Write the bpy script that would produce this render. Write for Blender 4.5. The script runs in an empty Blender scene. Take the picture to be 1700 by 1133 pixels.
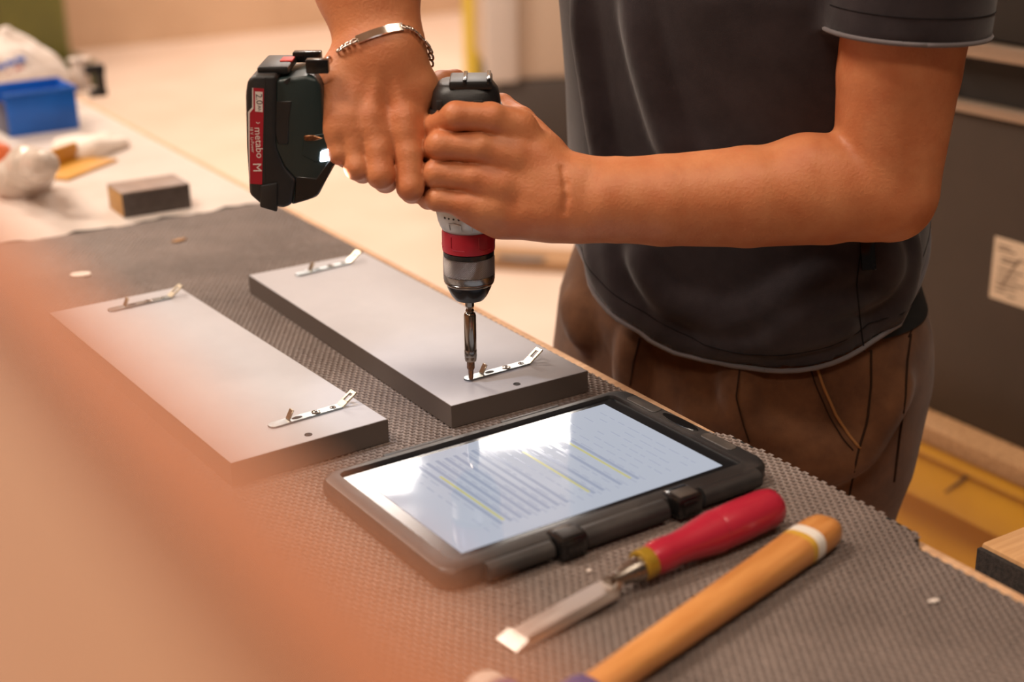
import bpy, bmesh, math, random
import numpy as np
from mathutils import Vector, Matrix
random.seed(7); rng = np.random.default_rng(7)
scn = bpy.context.scene
COL = scn.collection

# ------------------------------------------------------------------ camera, light, exposure
CAM_Z = 1.37
FPX, PITCH, ROLL = 2400.0, 0.3581, -0.02038          # photograph taken as 1700 x 1133
F = np.array([0, math.cos(PITCH), -math.sin(PITCH)]); _up = np.array([0, math.sin(PITCH), math.cos(PITCH)]); _rt = np.array([1., 0, 0])
R_ = math.cos(ROLL) * _rt + math.sin(ROLL) * _up; U_ = -math.sin(ROLL) * _rt + math.cos(ROLL) * _up
CAMP = np.array([0, 0, CAM_Z])
cd = bpy.data.cameras.new('camera'); cam = bpy.data.objects.new('camera', cd); COL.objects.link(cam); scn.camera = cam
M4 = Matrix.Identity(4)
for i in range(3):
    M4[i][0], M4[i][1], M4[i][2], M4[i][3] = R_[i], U_[i], -F[i], CAMP[i]
cam.matrix_world = M4
cd.sensor_width = 36; cd.lens = FPX / 1700 * 36; cd.clip_start = 0.01
cd.dof.use_dof = True; cd.dof.focus_distance = 1.165; cd.dof.aperture_fstop = 3.7

vs = scn.view_settings
scn.display_settings.display_device = 'sRGB'
vs.view_transform = 'Standard'; vs.look = 'None'; vs.gamma = 1.0; vs.use_curve_mapping = False
vs.exposure = -0.2

def lin(c):
    return tuple(((x / 255) / 12.92 if x / 255 <= .04045 else ((x / 255 + .055) / 1.055) ** 2.4) for x in c) + (1.0,)

world = bpy.data.worlds.new('workshop_air'); scn.world = world; world.use_nodes = True
world.node_tree.nodes['Background'].inputs[0].default_value = (1.0, .88, .78, 1)
world.node_tree.nodes['Background'].inputs[1].default_value = 0.07

# lamps of the hall: (x, y, z, size x, size y, watts, colour)
WARM = (1.0, .87, .74)
LAMPS = [(-.85, 7.3, 3.9, .55, .9, 100, (1, .93, .86)), (.12, 8.15, 3.9, .62, 1.2, 120, (1, .93, .86)),
         (-2.6, 4.2, 3.9, 1.3, .5, 200, WARM), (2.8, 5.0, 3.9, 1.3, .5, 70, WARM),
         (-1.9, 1.0, 3.9, 1.3, .5, 110, WARM), (.9, .2, 3.9, 1.3, .5, 26, WARM), (-.6, -1.6, 3.9, 1.3, .5, 46, WARM)]
for i, (x, y, z, sx, sy, w, c) in enumerate(LAMPS):
    ld = bpy.data.lights.new('ceiling_lamp_light', 'AREA'); ld.shape = 'RECTANGLE'; ld.size = sx; ld.size_y = sy; ld.energy = w; ld.color = c
    lo = bpy.data.objects.new('ceiling_lamp_light', ld); lo.location = (x, y, z - .012); COL.objects.link(lo)

# ------------------------------------------------------------------ helpers
def ray(x, y): return F + R_ * (x - 850) / FPX - U_ * (y - 566.5) / FPX
def W(x, y, t): return CAMP + ray(x, y) * t                      # point seen at a pixel, at a depth
def onZ(x, y, z): d = ray(x, y); return CAMP + d * ((z - CAM_Z) / d[2])
def onY(x, y, Y): d = ray(x, y); return CAMP + d * (Y / d[1])
TH = math.radians(31.5)
BU = np.array([math.cos(TH), math.sin(TH), 0]); BV = np.array([-math.sin(TH), math.cos(TH), 0])
def uv(u, v, z): return BU * u + BV * v + np.array([0, 0, z])
MAT_Z, BENCH_Z, PAN_T = .900, .895, .0195

def tag(o, label=None, cat=None, group=None, kind=None):
    if label: o['label'] = label
    if cat: o['category'] = cat
    if group: o['group'] = group
    if kind: o['kind'] = kind
    return o
def empty(name, loc=(0, 0, 0), rz=0, label=None, cat=None, group=None):
    o = bpy.data.objects.new(name, None); o.empty_display_size = .05; COL.objects.link(o)
    o.location = Vector(loc); o.rotation_euler = (0, 0, rz)
    return tag(o, label, cat, group)
def link(name, me, mat=None, parent=None, smooth=False, loc=None, rz=None):
    o = bpy.data.objects.new(name, me); COL.objects.link(o)
    if mat is not None:
        for m in (mat if isinstance(mat, (list, tuple)) else [mat]): me.materials.append(m)
    if parent is not None: o.parent = parent
    if loc is not None: o.location = Vector(loc)
    if rz is not None: o.rotation_euler = (0, 0, rz)
    if smooth: me.polygons.foreach_set('use_smooth', [True] * len(me.polygons))
    return o
def pydata(name, v, f, **k):
    me = bpy.data.meshes.new(name); me.from_pydata([tuple(map(float, p)) for p in v], [], [tuple(map(int, q)) for q in f]); me.validate(); me.update()
    return link(name, me, **k)
def npmesh(name, V, Q, **k):
    me = bpy.data.meshes.new(name); V = np.asarray(V, np.float32); Q = np.asarray(Q, np.int32)
    me.vertices.add(len(V)); me.vertices.foreach_set('co', V.ravel())
    n = Q.shape[1]; me.loops.add(Q.size); me.loops.foreach_set('vertex_index', Q.ravel())
    me.polygons.add(len(Q)); me.polygons.foreach_set('loop_start', np.arange(0, Q.size, n, dtype=np.int32)); me.polygons.foreach_set('loop_total', np.full(len(Q), n, np.int32))
    me.update(calc_edges=True)
    return link(name, me, **k)
def bobj(name, bm, mat=None, parent=None, smooth=False, **k):
    bmesh.ops.recalc_face_normals(bm, faces=bm.faces)
    me = bpy.data.meshes.new(name); bm.to_mesh(me); bm.free()
    o = link(name, me, mat, parent, smooth, **k)
    if smooth == 'auto':
        try: me.set_sharp_from_angle(angle=math.radians(38))
        except Exception: pass
    return o
def box_bm(lo, hi, bev=0., seg=2, bm=None):
    b = bmesh.new(); r = bmesh.ops.create_cube(b, size=1)
    lo = Vector(lo); hi = Vector(hi)
    for w in b.verts: w.co = Vector(((w.co[i] + .5) * (hi[i] - lo[i]) + lo[i]) for i in range(3))
    if bev: bmesh.ops.bevel(b, geom=list(b.edges) + list(b.verts), offset=bev, segments=seg, profile=.5, affect='EDGES')
    if bm is None: return b
    return merge(bm, b)
def merge(bm, b, mtx=None):
    if mtx is not None: bmesh.ops.transform(b, matrix=mtx, verts=b.verts)
    me = bpy.data.meshes.new('tmp'); b.to_mesh(me); b.free(); bm.from_mesh(me); bpy.data.meshes.remove(me)
    return bm
def box(name, lo, hi, mat, parent=None, bev=0., **k): return bobj(name, box_bm(lo, hi, bev), mat, parent, **({'smooth': 'auto'} | k))
def prism_bm(poly, a0, a1, axis='Y', bev=0., seg=2):
    """outline in the two other axes, extruded along axis"""
    b = bmesh.new()
    def P(q, a): return {'Y': (q[0], a, q[1]), 'Z': (q[0], q[1], a), 'X': (a, q[0], q[1])}[axis]
    v0 = [b.verts.new(P(q, a0)) for q in poly]; v1 = [b.verts.new(P(q, a1)) for q in poly]
    n = len(poly); b.faces.new(v0); b.faces.new(v1[::-1])
    for i in range(n): b.faces.new((v0[i], v0[(i + 1) % n], v1[(i + 1) % n], v1[i]))
    bmesh.ops.recalc_face_normals(b, faces=b.faces)
    if bev: bmesh.ops.bevel(b, geom=list(b.edges), offset=bev, segments=seg, profile=.5, affect='EDGES', clamp_overlap=True)
    return b
def lathe_bm(prof, n=40, cap=True):
    b = bmesh.new(); rings = []
    for r, z in prof: rings.append([b.verts.new((r * math.cos(2 * math.pi * i / n), r * math.sin(2 * math.pi * i / n), z)) for i in range(n)])
    for A, B in zip(rings, rings[1:]):
        for i in range(n): b.faces.new((A[i], A[(i + 1) % n], B[(i + 1) % n], B[i]))
    if cap: b.faces.new(rings[0][::-1]); b.faces.new(rings[-1])
    return b
def loft_bm(secs, n=36, cap=True):
    """secs: list of n-point rings (arrays)"""
    b = bmesh.new(); rings = [[b.verts.new(tuple(map(float, p))) for p in s] for s in secs]; n = len(rings[0])
    for A, B in zip(rings, rings[1:]):
        for i in range(n): b.faces.new((A[i], A[(i + 1) % n], B[(i + 1) % n], B[i]))
    if cap: b.faces.new(rings[0][::-1]); b.faces.new(rings[-1])
    return b
def superell(a, b, e, n=36):
    t = np.linspace(0, 2 * math.pi, n, endpoint=False); c, s = np.cos(t), np.sin(t)
    return np.stack([a * np.sign(c) * np.abs(c) ** (2 / e), b * np.sign(s) * np.abs(s) ** (2 / e)], 1)
def tube_bm(pts, r, n=6, bm=None):
    pts = [np.asarray(p, float) for p in pts]; b = bmesh.new() if bm is None else bm; rings = []; N = None
    for i, p in enumerate(pts):
        t = pts[min(i + 1, len(pts) - 1)] - pts[max(i - 1, 0)]; t /= np.linalg.norm(t) + 1e-12
        if N is None:
            a = np.array([0, 0, 1.]) if abs(t[2]) < .9 else np.array([1., 0, 0]); N = np.cross(t, a)
        N = N - t * (N @ t); N /= np.linalg.norm(N); Bn = np.cross(t, N); rr = r[i] if hasattr(r, '__len__') else r
        rings.append([b.verts.new(tuple(p + rr * (N * math.cos(2 * math.pi * k / n) + Bn * math.sin(2 * math.pi * k / n)))) for k in range(n)])
    for A, B in zip(rings, rings[1:]):
        for k in range(n): b.faces.new((A[k], A[(k + 1) % n], B[(k + 1) % n], B[k]))
    b.faces.new(rings[0][::-1]); b.faces.new(rings[-1]); return b
def text_mesh(s, size):
    c = bpy.data.curves.new('lettering', 'FONT'); c.body = s; c.size = size; c.align_x = 'CENTER'; c.align_y = 'CENTER'; c.extrude = .00008; c.resolution_u = 3
    o = bpy.data.objects.new('tmp', c); COL.objects.link(o)
    dg = bpy.context.evaluated_depsgraph_get(); me = bpy.data.meshes.new_from_object(o.evaluated_get(dg)); me.materials.clear(); bpy.data.objects.remove(o); return me
def copy_tree(o, parent=None):
    c = o.copy(); COL.objects.link(c)
    if parent is not None: c.parent = parent
    for ch in list(o.children): copy_tree(ch, c)
    return c

# ------------------------------------------------------------------ materials
class NT:
    def __init__(s, m): s.t = m.node_tree; s.b = s.t.nodes['Principled BSDF']
    def n(s, typ, ins=None, **props):
        d = s.t.nodes.new(typ)
        for k, x in props.items(): setattr(d, k, x)
        for k, x in (ins or {}).items():
            if isinstance(x, bpy.types.NodeSocket): s.t.links.new(x, d.inputs[k])
            else: d.inputs[k].default_value = x
        return d
    def set(s, k, x):
        if isinstance(x, bpy.types.NodeSocket): s.t.links.new(x, s.b.inputs[k])
        else: s.b.inputs[k].default_value = x
def pbr(name, c, rough=.5, metal=0., c2=None, scale=20., bump=0., bscale=None, stretch=None, detail=4., spec=.5, coat=0., rvar=0., contrast=(.35, .65), sheen=0., trans=0., emit=None, estr=0., sss=0.):
    m = bpy.data.materials.new(name); m.use_nodes = True; t = NT(m)
    t.set('Base Color', lin(c)); t.set('Roughness', rough); t.set('Metallic', metal); t.set('Specular IOR Level', spec); t.set('Coat Weight', coat)
    if sheen: t.set('Sheen Weight', sheen); t.set('Sheen Roughness', .45)
    if trans: t.set('Transmission Weight', trans)
    if sss: t.set('Subsurface Weight', sss); t.set('Subsurface Radius', (1., .35, .18)); t.set('Subsurface Scale', .006)
    if emit: t.set('Emission Color', lin(emit)); t.set('Emission Strength', estr)
    tc = t.n('ShaderNodeTexCoord').outputs['Object']
    if stretch: tc = t.n('ShaderNodeMapping', {'Vector': tc, 'Scale': stretch}).outputs[0]
    if c2 is not None or rvar:
        nz = t.n('ShaderNodeTexNoise', {'Vector': tc, 'Scale': scale, 'Detail': detail, 'Roughness': .6})
        mr = t.n('ShaderNodeMapRange', {'Value': nz.outputs[0], 'From Min': contrast[0], 'From Max': contrast[1]})
        if c2 is not None:
            mx = t.n('ShaderNodeMix', {0: mr.outputs[0], 6: lin(c), 7: lin(c2)}, data_type='RGBA'); t.set('Base Color', mx.outputs[2])
        if rvar:
            r2 = t.n('ShaderNodeMapRange', {'Value': nz.outputs[0], 'From Min': .3, 'From Max': .7, 'To Min': rough - rvar, 'To Max': rough + rvar}); t.set('Roughness', r2.outputs[0])
    if bump:
        nb = t.n('ShaderNodeTexNoise', {'Vector': tc, 'Scale': bscale or scale * 4, 'Detail': 5.})
        bp = t.n('ShaderNodeBump', {'Height': nb.outputs[0], 'Strength': bump, 'Distance': .002}); t.set('Normal', bp.outputs[0])
    m['_'] = 1
    return m
def wood(name, c, c2, rough=.5, along=(1, 14, 14), scale=12., **k): return pbr(name, c, rough, c2=c2, scale=scale, stretch=along, bump=.12, bscale=scale * 2, detail=6, contrast=(.3, .7), **k)

m_skin = pbr('skin', (206, 134, 90), .47, c2=(194, 116, 74), scale=34, bump=.22, bscale=420, spec=.42, sss=.1, detail=5)
m_shirt = pbr('charcoal_cotton', (58, 51, 54), .9, c2=(45, 39, 42), scale=26, bump=.25, bscale=1400, spec=.2, sheen=.25)
m_hem = pbr('faded_cotton_edge', (112, 106, 108), .9, bump=.2, bscale=1200, spec=.2, sheen=.3)
m_shirt_dark = pbr('dark_thread', (30, 28, 30), .9, spec=.1)
m_trouser = pbr('brown_canvas', (104, 68, 43), .85, c2=(84, 53, 33), scale=34, bump=.3, bscale=1300, spec=.2, sheen=.2)
m_seam = pbr('brown_seam_thread', (46, 30, 20), .9, spec=.1)
m_stitch = pbr('tan_stitching', (142, 98, 60), .9, spec=.1)
m_belt = pbr('black_belt', (24, 26, 28), .6)
m_hair = pbr('dark_brown_hair', (38, 26, 18), .6, c2=(60, 42, 28), scale=120, stretch=(1, 1, .2), bump=.5)
m_black = pbr('black_plastic', (26, 26, 27), .42, bump=.12, bscale=900, c2=(34, 33, 33), scale=30)
m_blackg = pbr('glossy_black_plastic', (22, 21, 21), .22, rvar=.08, scale=40)
m_green = pbr('dark_green_plastic', (26, 42, 42), .4, bump=.1, bscale=900)
m_red = pbr('red_plastic', (176, 24, 40), .35, c2=(160, 20, 34), scale=60)
m_redlabel = pbr('red_label', (170, 26, 46), .35)
m_white_print = pbr('white_print', (228, 220, 214), .5)
m_dark_print = pbr('dark_print', (40, 34, 34), .5)
m_silver = pbr('silver_housing', (206, 202, 194), .36, metal=.35, c2=(184, 180, 172), scale=50)
m_steel = pbr('steel', (150, 142, 134), .26, metal=1., rvar=.08, scale=70)
m_bit = pbr('bit_steel', (150, 136, 122), .16, metal=1.)
m_copper = pbr('worn_bit_tip_and_glint', (156, 104, 70), .35, metal=1., c2=(100, 80, 66), scale=400)
m_zinc = pbr('zinc_plate', (146, 152, 154), .34, metal=1., rvar=.08, scale=160)
m_zincw = pbr('zinc_plate_yellowish', (196, 184, 164), .34, metal=1.)
m_bolt = pbr('dark_hole', (30, 26, 26), .7)
m_chrome = pbr('bracelet_silver', (214, 204, 194), .14, metal=1.)
m_led = pbr('work_light_lens', (240, 245, 255), .3, emit=(232, 242, 255), estr=9.)
m_panel = pbr('grey_laminate', (182, 180, 185), .5, c2=(178, 176, 181), scale=30, bump=.05, bscale=700, spec=.5)
m_panel_edge = pbr('shaded_edge_band', (98, 87, 81), .45, bump=.05, bscale=700)  # edge band colour lowered to carry the shade on the panel sides
m_mat = pbr('mat_rubber_dark', (22, 18, 17), .9, c2=(28, 24, 22), scale=60)
m_pad = pbr('mat_rubber_pads', (136, 120, 112), .6, c2=(106, 92, 85), scale=7, spec=.5, detail=6, contrast=(.3, .7))
m_case = pbr('tablet_rubber_case', (44, 42, 42), .45, c2=(62, 58, 56), scale=26, rvar=.1, bump=.08, bscale=800, contrast=(.45, .7))
m_bezel = pbr('tablet_bezel', (26, 26, 28), .2)
m_camo = pbr('case_smudges', (84, 76, 70), .5, c2=(40, 38, 38), scale=24)
m_chisel_red = pbr('chisel_red', (178, 36, 58), .3, coat=.3)
m_brass = pbr('ferrule_yellow', (176, 140, 44), .35, metal=.3)
m_blade = pbr('chisel_blade_steel', (218, 210, 204), .36, metal=1., rvar=.06, scale=40, stretch=(1, 8, 1))
m_handle = wood('mallet_handle_wood', (214, 150, 86), (192, 124, 62), .42, along=(2, 22, 22), scale=10, coat=.2)
m_whiteband = pbr('white_ring', (228, 220, 210), .5)
m_yband = pbr('yellow_ring', (206, 160, 60), .5)
m_blue = pbr('mallet_blue', (52, 66, 128), .45)
m_nylon = pbr('white_nylon', (226, 216, 206), .5)
m_top = pbr('white_worktop', (214, 202, 194), .42, c2=(204, 190, 180), scale=9, detail=6)
m_edge = wood('bench_edge_wood', (216, 174, 136), (186, 142, 104), .7)
m_leg = wood('bench_leg_beech', (190, 146, 102), (168, 124, 82), .6, along=(14, 14, 1))
m_floor = pbr('sealed_floor', (214, 190, 172), .4, c2=(204, 178, 158), scale=2.2, detail=6, spec=.5)
m_wall = pbr('wall_paint', (188, 154, 124), .8, c2=(180, 146, 116), scale=3, bump=.1, bscale=120)
m_ceil = pbr('ceiling_paint', (196, 178, 160), .9)
m_lampframe = pbr('lamp_frame', (220, 216, 210), .5)
m_diff = pbr('lamp_diffuser', (255, 240, 220), .5, emit=(255, 232, 200), estr=4.)
m_bin = pbr('blue_polypropylene', (14, 98, 196), .4, c2=(12, 90, 184), scale=20)
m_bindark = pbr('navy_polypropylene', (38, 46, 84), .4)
m_bag = pbr('white_plastic_film', (222, 208, 198), .42, c2=(206, 190, 180), scale=30, bump=.4, bscale=60)
m_bagclear = pbr('clear_plastic_film', (230, 216, 204), .25, c2=(212, 194, 180), scale=36, bump=.6, bscale=70, trans=.25)
m_orange = pbr('orange_wrap', (224, 116, 66), .5, c2=(210, 100, 52), scale=30)
m_cloth = pbr('white_paper_towel', (236, 224, 214), .8, bump=.4, bscale=60)
m_yel = pbr('ochre_plastic', (204, 146, 40), .45, c2=(190, 132, 32), scale=12)
m_blk_end = wood('raw_block_end', (196, 152, 96), (170, 126, 74), .7)
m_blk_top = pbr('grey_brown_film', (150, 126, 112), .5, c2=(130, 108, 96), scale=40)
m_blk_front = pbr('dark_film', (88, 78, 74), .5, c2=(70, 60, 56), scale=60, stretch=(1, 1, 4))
m_olive = pbr('olive_enamel', (92, 88, 30), .45, c2=(78, 76, 26), scale=6)
m_darkgreen = pbr('dark_green_enamel', (48, 52, 20), .5)
m_yellowpost = pbr('yellow_enamel', (216, 190, 60), .45)
m_machine = pbr('pale_grey_enamel', (196, 176, 158), .5)
m_machine2 = pbr('light_grey_enamel', (206, 196, 190), .5)
m_plinth = pbr('dark_plinth', (70, 62, 58), .7)
m_cab = pbr('dark_brown_laminate', (56, 44, 36), .5, c2=(51, 40, 32), scale=8)
m_cabblack = pbr('black_recess', (20, 16, 14), .6)
m_alu = pbr('aluminium_profile', (160, 140, 122), .4, metal=.6)
m_paper = pbr('label_paper', (214, 188, 160), .7)
m_ink = pbr('grey_ink', (120, 100, 84), .8)
m_chip = pbr('chipboard', (176, 134, 92), .8, c2=(140, 102, 66), scale=160)
m_steel_yel = pbr('yellow_painted_steel', (206, 152, 34), .42, c2=(194, 140, 30), scale=5)
m_scratch = pbr('bare_scratch', (112, 80, 44), .6)
m_blockwood = wood('trestle_pine', (210, 164, 116), (188, 140, 92), .6)
m_felt = pbr('black_felt', (30, 26, 24), .95, c2=(56, 48, 44), scale=260, bump=.5)
m_rail = wood('oiled_rail_wood', (160, 115, 82), (150, 106, 74), .6, along=(14, 1, 14), scale=6)
m_lip = wood('orange_rail_lip', (186, 118, 78), (178, 110, 70), .6, along=(14, 1, 14), scale=6)
m_groove = wood('brown_groove', (128, 70, 35), (118, 64, 30), .7, along=(14, 1, 14), scale=6)
m_flake = pbr('paper_scrap', (228, 214, 204), .8)
m_shoe = pbr('black_work_shoe', (34, 30, 28), .5)
m_eye = pbr('eye', (230, 224, 216), .2)
m_iris = pbr('iris', (60, 40, 26), .2)

# knurled steel: fine relief only
m_knurl = pbr('knurled_steel', (158, 146, 138), .3, metal=1.)
t = NT(m_knurl)
sx = t.n('ShaderNodeSeparateXYZ', {0: t.n('ShaderNodeTexCoord').outputs['Object']})
at2 = t.n('ShaderNodeMath', {0: sx.outputs[1], 1: sx.outputs[0]}, operation='ARCTAN2')
an = t.n('ShaderNodeMath', {0: at2.outputs[0], 1: 80.}, operation='MULTIPLY'); zz = t.n('ShaderNodeMath', {0: sx.outputs[2], 1: 3900.}, operation='MULTIPLY')
s1 = t.n('ShaderNodeMath', {0: t.n('ShaderNodeMath', {0: an.outputs[0], 1: zz.outputs[0]}, operation='ADD').outputs[0]}, operation='SINE')
s2 = t.n('ShaderNodeMath', {0: t.n('ShaderNodeMath', {0: an.outputs[0], 1: zz.outputs[0]}, operation='SUBTRACT').outputs[0]}, operation='SINE')
hh = t.n('ShaderNodeMath', {0: s1.outputs[0], 1: s2.outputs[0]}, operation='ADD')
t.set('Normal', t.n('ShaderNodeBump', {'Height': hh.outputs[0], 'Strength': .7, 'Distance': .0004}).outputs[0])
# lit screen under glass
m_screen = pbr('lit_screen', (30, 32, 36), .06, emit=(208, 214, 228), estr=.8, spec=.7)
t = NT(m_screen); nz = t.n('ShaderNodeTexNoise', {'Vector': t.n('ShaderNodeTexCoord').outputs['Object'], 'Scale': 7., 'Detail': 2.})
t.set('Normal', t.n('ShaderNodeBump', {'Height': nz.outputs[0], 'Strength': .4, 'Distance': .004}).outputs[0])
m_ln1 = pbr('screen_text_grey', (30, 32, 36), .06, emit=(178, 186, 208), estr=.8)
m_ln2 = pbr('screen_row_grey', (30, 32, 36), .06, emit=(194, 200, 218), estr=.8)
m_ln3 = pbr('screen_highlight', (30, 32, 36), .06, emit=(226, 220, 150), estr=.8)

# ------------------------------------------------------------------ signed-distance modelling (body, clothes, soft things)
def _n(a): return np.asarray(a, np.float32)
class Cap:                                             # tapered capsule
    def __init__(s, a, b, ra, rb=None): s.a, s.b = _n(a), _n(b); s.ra, s.rb = ra, ra if rb is None else rb; s.ab = s.b - s.a; s.L = max(float(s.ab @ s.ab), 1e-12)
    def __call__(s, P):
        d = P - s.a; h = np.clip(d @ s.ab / s.L, 0, 1); d = d - h[..., None] * s.ab
        return np.sqrt(np.einsum('...i,...i', d, d)) - (s.ra + (s.rb - s.ra) * h)
class Ell:                                             # ellipsoid, axes = rows of rot
    def __init__(s, c, r, rot=None): s.c, s.r = _n(c), _n(r); s.M = _n(np.eye(3) if rot is None else rot)
    def __call__(s, P):
        q = (P - s.c) @ s.M.T; k0 = np.linalg.norm(q / s.r, axis=-1); k1 = np.linalg.norm(q / (s.r * s.r), axis=-1)
        return k0 * (k0 - 1) / np.maximum(k1, 1e-9)
class Stack:                                           # stacked ellipses along z: keys (z, cx, cy, a, b), yaw = direction of the a axis
    def __init__(s, keys, yaw, e=2.): s.k = np.array(keys, np.float32); s.c, s.s, s.e = math.cos(yaw), math.sin(yaw), e
    def __call__(s, P):
        z = P[..., 2]; K = s.k; g = lambda i: np.interp(z, K[:, 0], K[:, i]).astype(np.float32)
        x, y = P[..., 0] - g(1), P[..., 1] - g(2); a, b = g(3), g(4)
        X, Y = x * s.c + y * s.s, -x * s.s + y * s.c
        q = (np.abs(X / a) ** s.e + np.abs(Y / b) ** s.e) ** (1 / s.e)
        d = (q - 1) * np.minimum(a, b) * .92
        return np.maximum(d, np.maximum(K[0, 0] - z, z - K[-1, 0]))
class Half:                                            # keep the side where n.(p-o) < 0 (used with op 'cut')
    def __init__(s, o, n): s.o, s.n = _n(o), _n(n) / np.linalg.norm(n)
    def __call__(s, P): return (P - s.o) @ s.n
def smin(a, b, k):
    if k <= 0: return np.minimum(a, b)
    h = np.maximum(k - np.abs(a - b), 0) / k; return np.minimum(a, b) - h * h * k * .25
def smax(a, b, k): return -smin(-a, -b, k)
class Group:
    """ordered list of (prim-or-Group, k, op) with op in 'add','sub','cut'"""
    def __init__(s, *items): s.items = [(i if isinstance(i, tuple) else (i, 0.)) for i in items]; s.items = [(i + ('add',))[:3] for i in s.items]
    def __call__(s, P):
        d = None
        for p, k, op in s.items:
            e = p(P)
            if d is None: d = e
            elif op == 'add': d = smin(d, e, k)
            elif op == 'sub': d = smax(d, -e, k)
            else: d = smax(d, e, k)
        return d
    def cull(s, c, R):
        c = c[None]; keep = []; d = None; vals = []
        for p, k, op in s.items:
            e = float(p(c)[0]); vals.append(e)
            if op == 'add': d = e if d is None else min(d, e)
        for (p, k, op), e in zip(s.items, vals):
            if op == 'add':
                if e > d + 2.6 * R + 2 * k + .004: continue
                if isinstance(p, Group): p = p.cull(c[0], R)
            else:
                if op == 'sub' and e > 1.5 * R + k: continue
                if op == 'cut' and e < -1.5 * R - k: continue
            keep.append((p, k, op))
        g = Group(); g.items = keep; return g
def sdf_mesh(f, lo, hi, h, B=22):
    lo = np.array(lo, np.float64); hi = np.array(hi); nb = np.ceil((hi - lo) / (h * B)).astype(int); S = h * B; Rb = S * .5 * 1.733
    I = np.stack(np.meshgrid(*[np.arange(n) for n in nb], indexing='ij'), -1).reshape(-1, 3)
    C = (lo + (I + .5) * S).astype(np.float32); D = np.concatenate([f(C[i:i + 40000]) for i in range(0, len(C), 40000)]); I = I[np.abs(D) < Rb * 1.45 + .002]
    g = np.stack(np.meshgrid(*[np.arange(B + 1)] * 3, indexing='ij'), -1).astype(np.float32) * h
    OFF = 1 << 20; keys, pos, quads = [], [], []
    enc = lambda ijk: (ijk[..., 0] * OFF + ijk[..., 1]) * OFF + ijk[..., 2]
    for b in I:
        o = lo + b * S; fc = f.cull((o + S / 2).astype(np.float32), Rb)
        if not fc.items: continue
        D = fc((g + o.astype(np.float32)).reshape(-1, 3)).reshape(B + 1, B + 1, B + 1); s = D < 0
        if s.all() or not s.any(): continue
        n = sum(s[i:B + i, j:B + j, k:B + k].astype(np.int8) for i in (0, 1) for j in (0, 1) for k in (0, 1)); idx = np.argwhere((n > 0) & (n < 8))
        acc = np.zeros((len(idx), 3)); cnt = np.zeros(len(idx))
        for ax in range(3):
            e = np.zeros(3, int); e[ax] = 1; o1, o2 = [q for q in range(3) if q != ax]
            for p in (0, 1):
                for q in (0, 1):
                    a = idx.copy(); a[:, o1] += p; a[:, o2] += q; c = a + e
                    da, db = D[a[:, 0], a[:, 1], a[:, 2]], D[c[:, 0], c[:, 1], c[:, 2]]; m = (da < 0) != (db < 0)
                    tt = np.where(m, da / np.where(m, da - db, 1), 0); acc += (a + tt[:, None] * e) * m[:, None]; cnt += m
        keys.append(enc(idx + b * B)); pos.append(o + acc / cnt[:, None] * h)
        for ax in range(3):
            e = np.zeros(3, int); e[ax] = 1; o1, o2 = (ax + 1) % 3, (ax + 2) % 3
            sa = s[:B, :B, :B]; sb = s[e[0]:B + e[0], e[1]:B + e[1], e[2]:B + e[2]]; a = np.argwhere(sa != sb)
            if not len(a): continue
            fl = sa[a[:, 0], a[:, 1], a[:, 2]]; G = a + b * B
            E1 = np.zeros(3, int); E1[o1] = 1; E2 = np.zeros(3, int); E2[o2] = 1
            q = np.stack([enc(G), enc(G - E1), enc(G - E1 - E2), enc(G - E2)], 1); q[~fl] = q[~fl][:, ::-1]; quads.append(q)
    K = np.concatenate(keys); V = np.concatenate(pos); Q = np.concatenate(quads); od = np.argsort(K); K = K[od]; V = V[od]
    ix = np.clip(np.searchsorted(K, Q), 0, len(K) - 1); ok = (K[ix] == Q).all(1)
    return V, ix[ok]
def hit(f, x, y, t0=.7, t1=2.2):
    d = ray(x, y); t = t0
    for _ in range(160):
        e = float(f((CAMP + d * t).astype(np.float32)[None])[0])
        if abs(e) < 3e-4: break
        t += e * .7
        if t > t1: return None
    return CAMP + d * t
def grad(f, p, e=.002):
    g = np.array([float(f((p + np.eye(3)[i] * e).astype(np.float32)[None])[0] - f((p - np.eye(3)[i] * e).astype(np.float32)[None])[0]) for i in range(3)]); return g / (np.linalg.norm(g) + 1e-9)
def surf_line(f, px, n=14, lift=0.):
    """points on a surface along a polyline measured in the photograph"""
    px = np.array(px, float); L = np.r_[0, np.cumsum(np.linalg.norm(np.diff(px, axis=0), axis=1))]; out = []
    for s in np.linspace(0, L[-1], n):
        p = hit(f, np.interp(s, L, px[:, 0]), np.interp(s, L, px[:, 1]))
        if p is not None: out.append(p + (grad(f, p) * lift if lift else 0))
    return out
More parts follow.
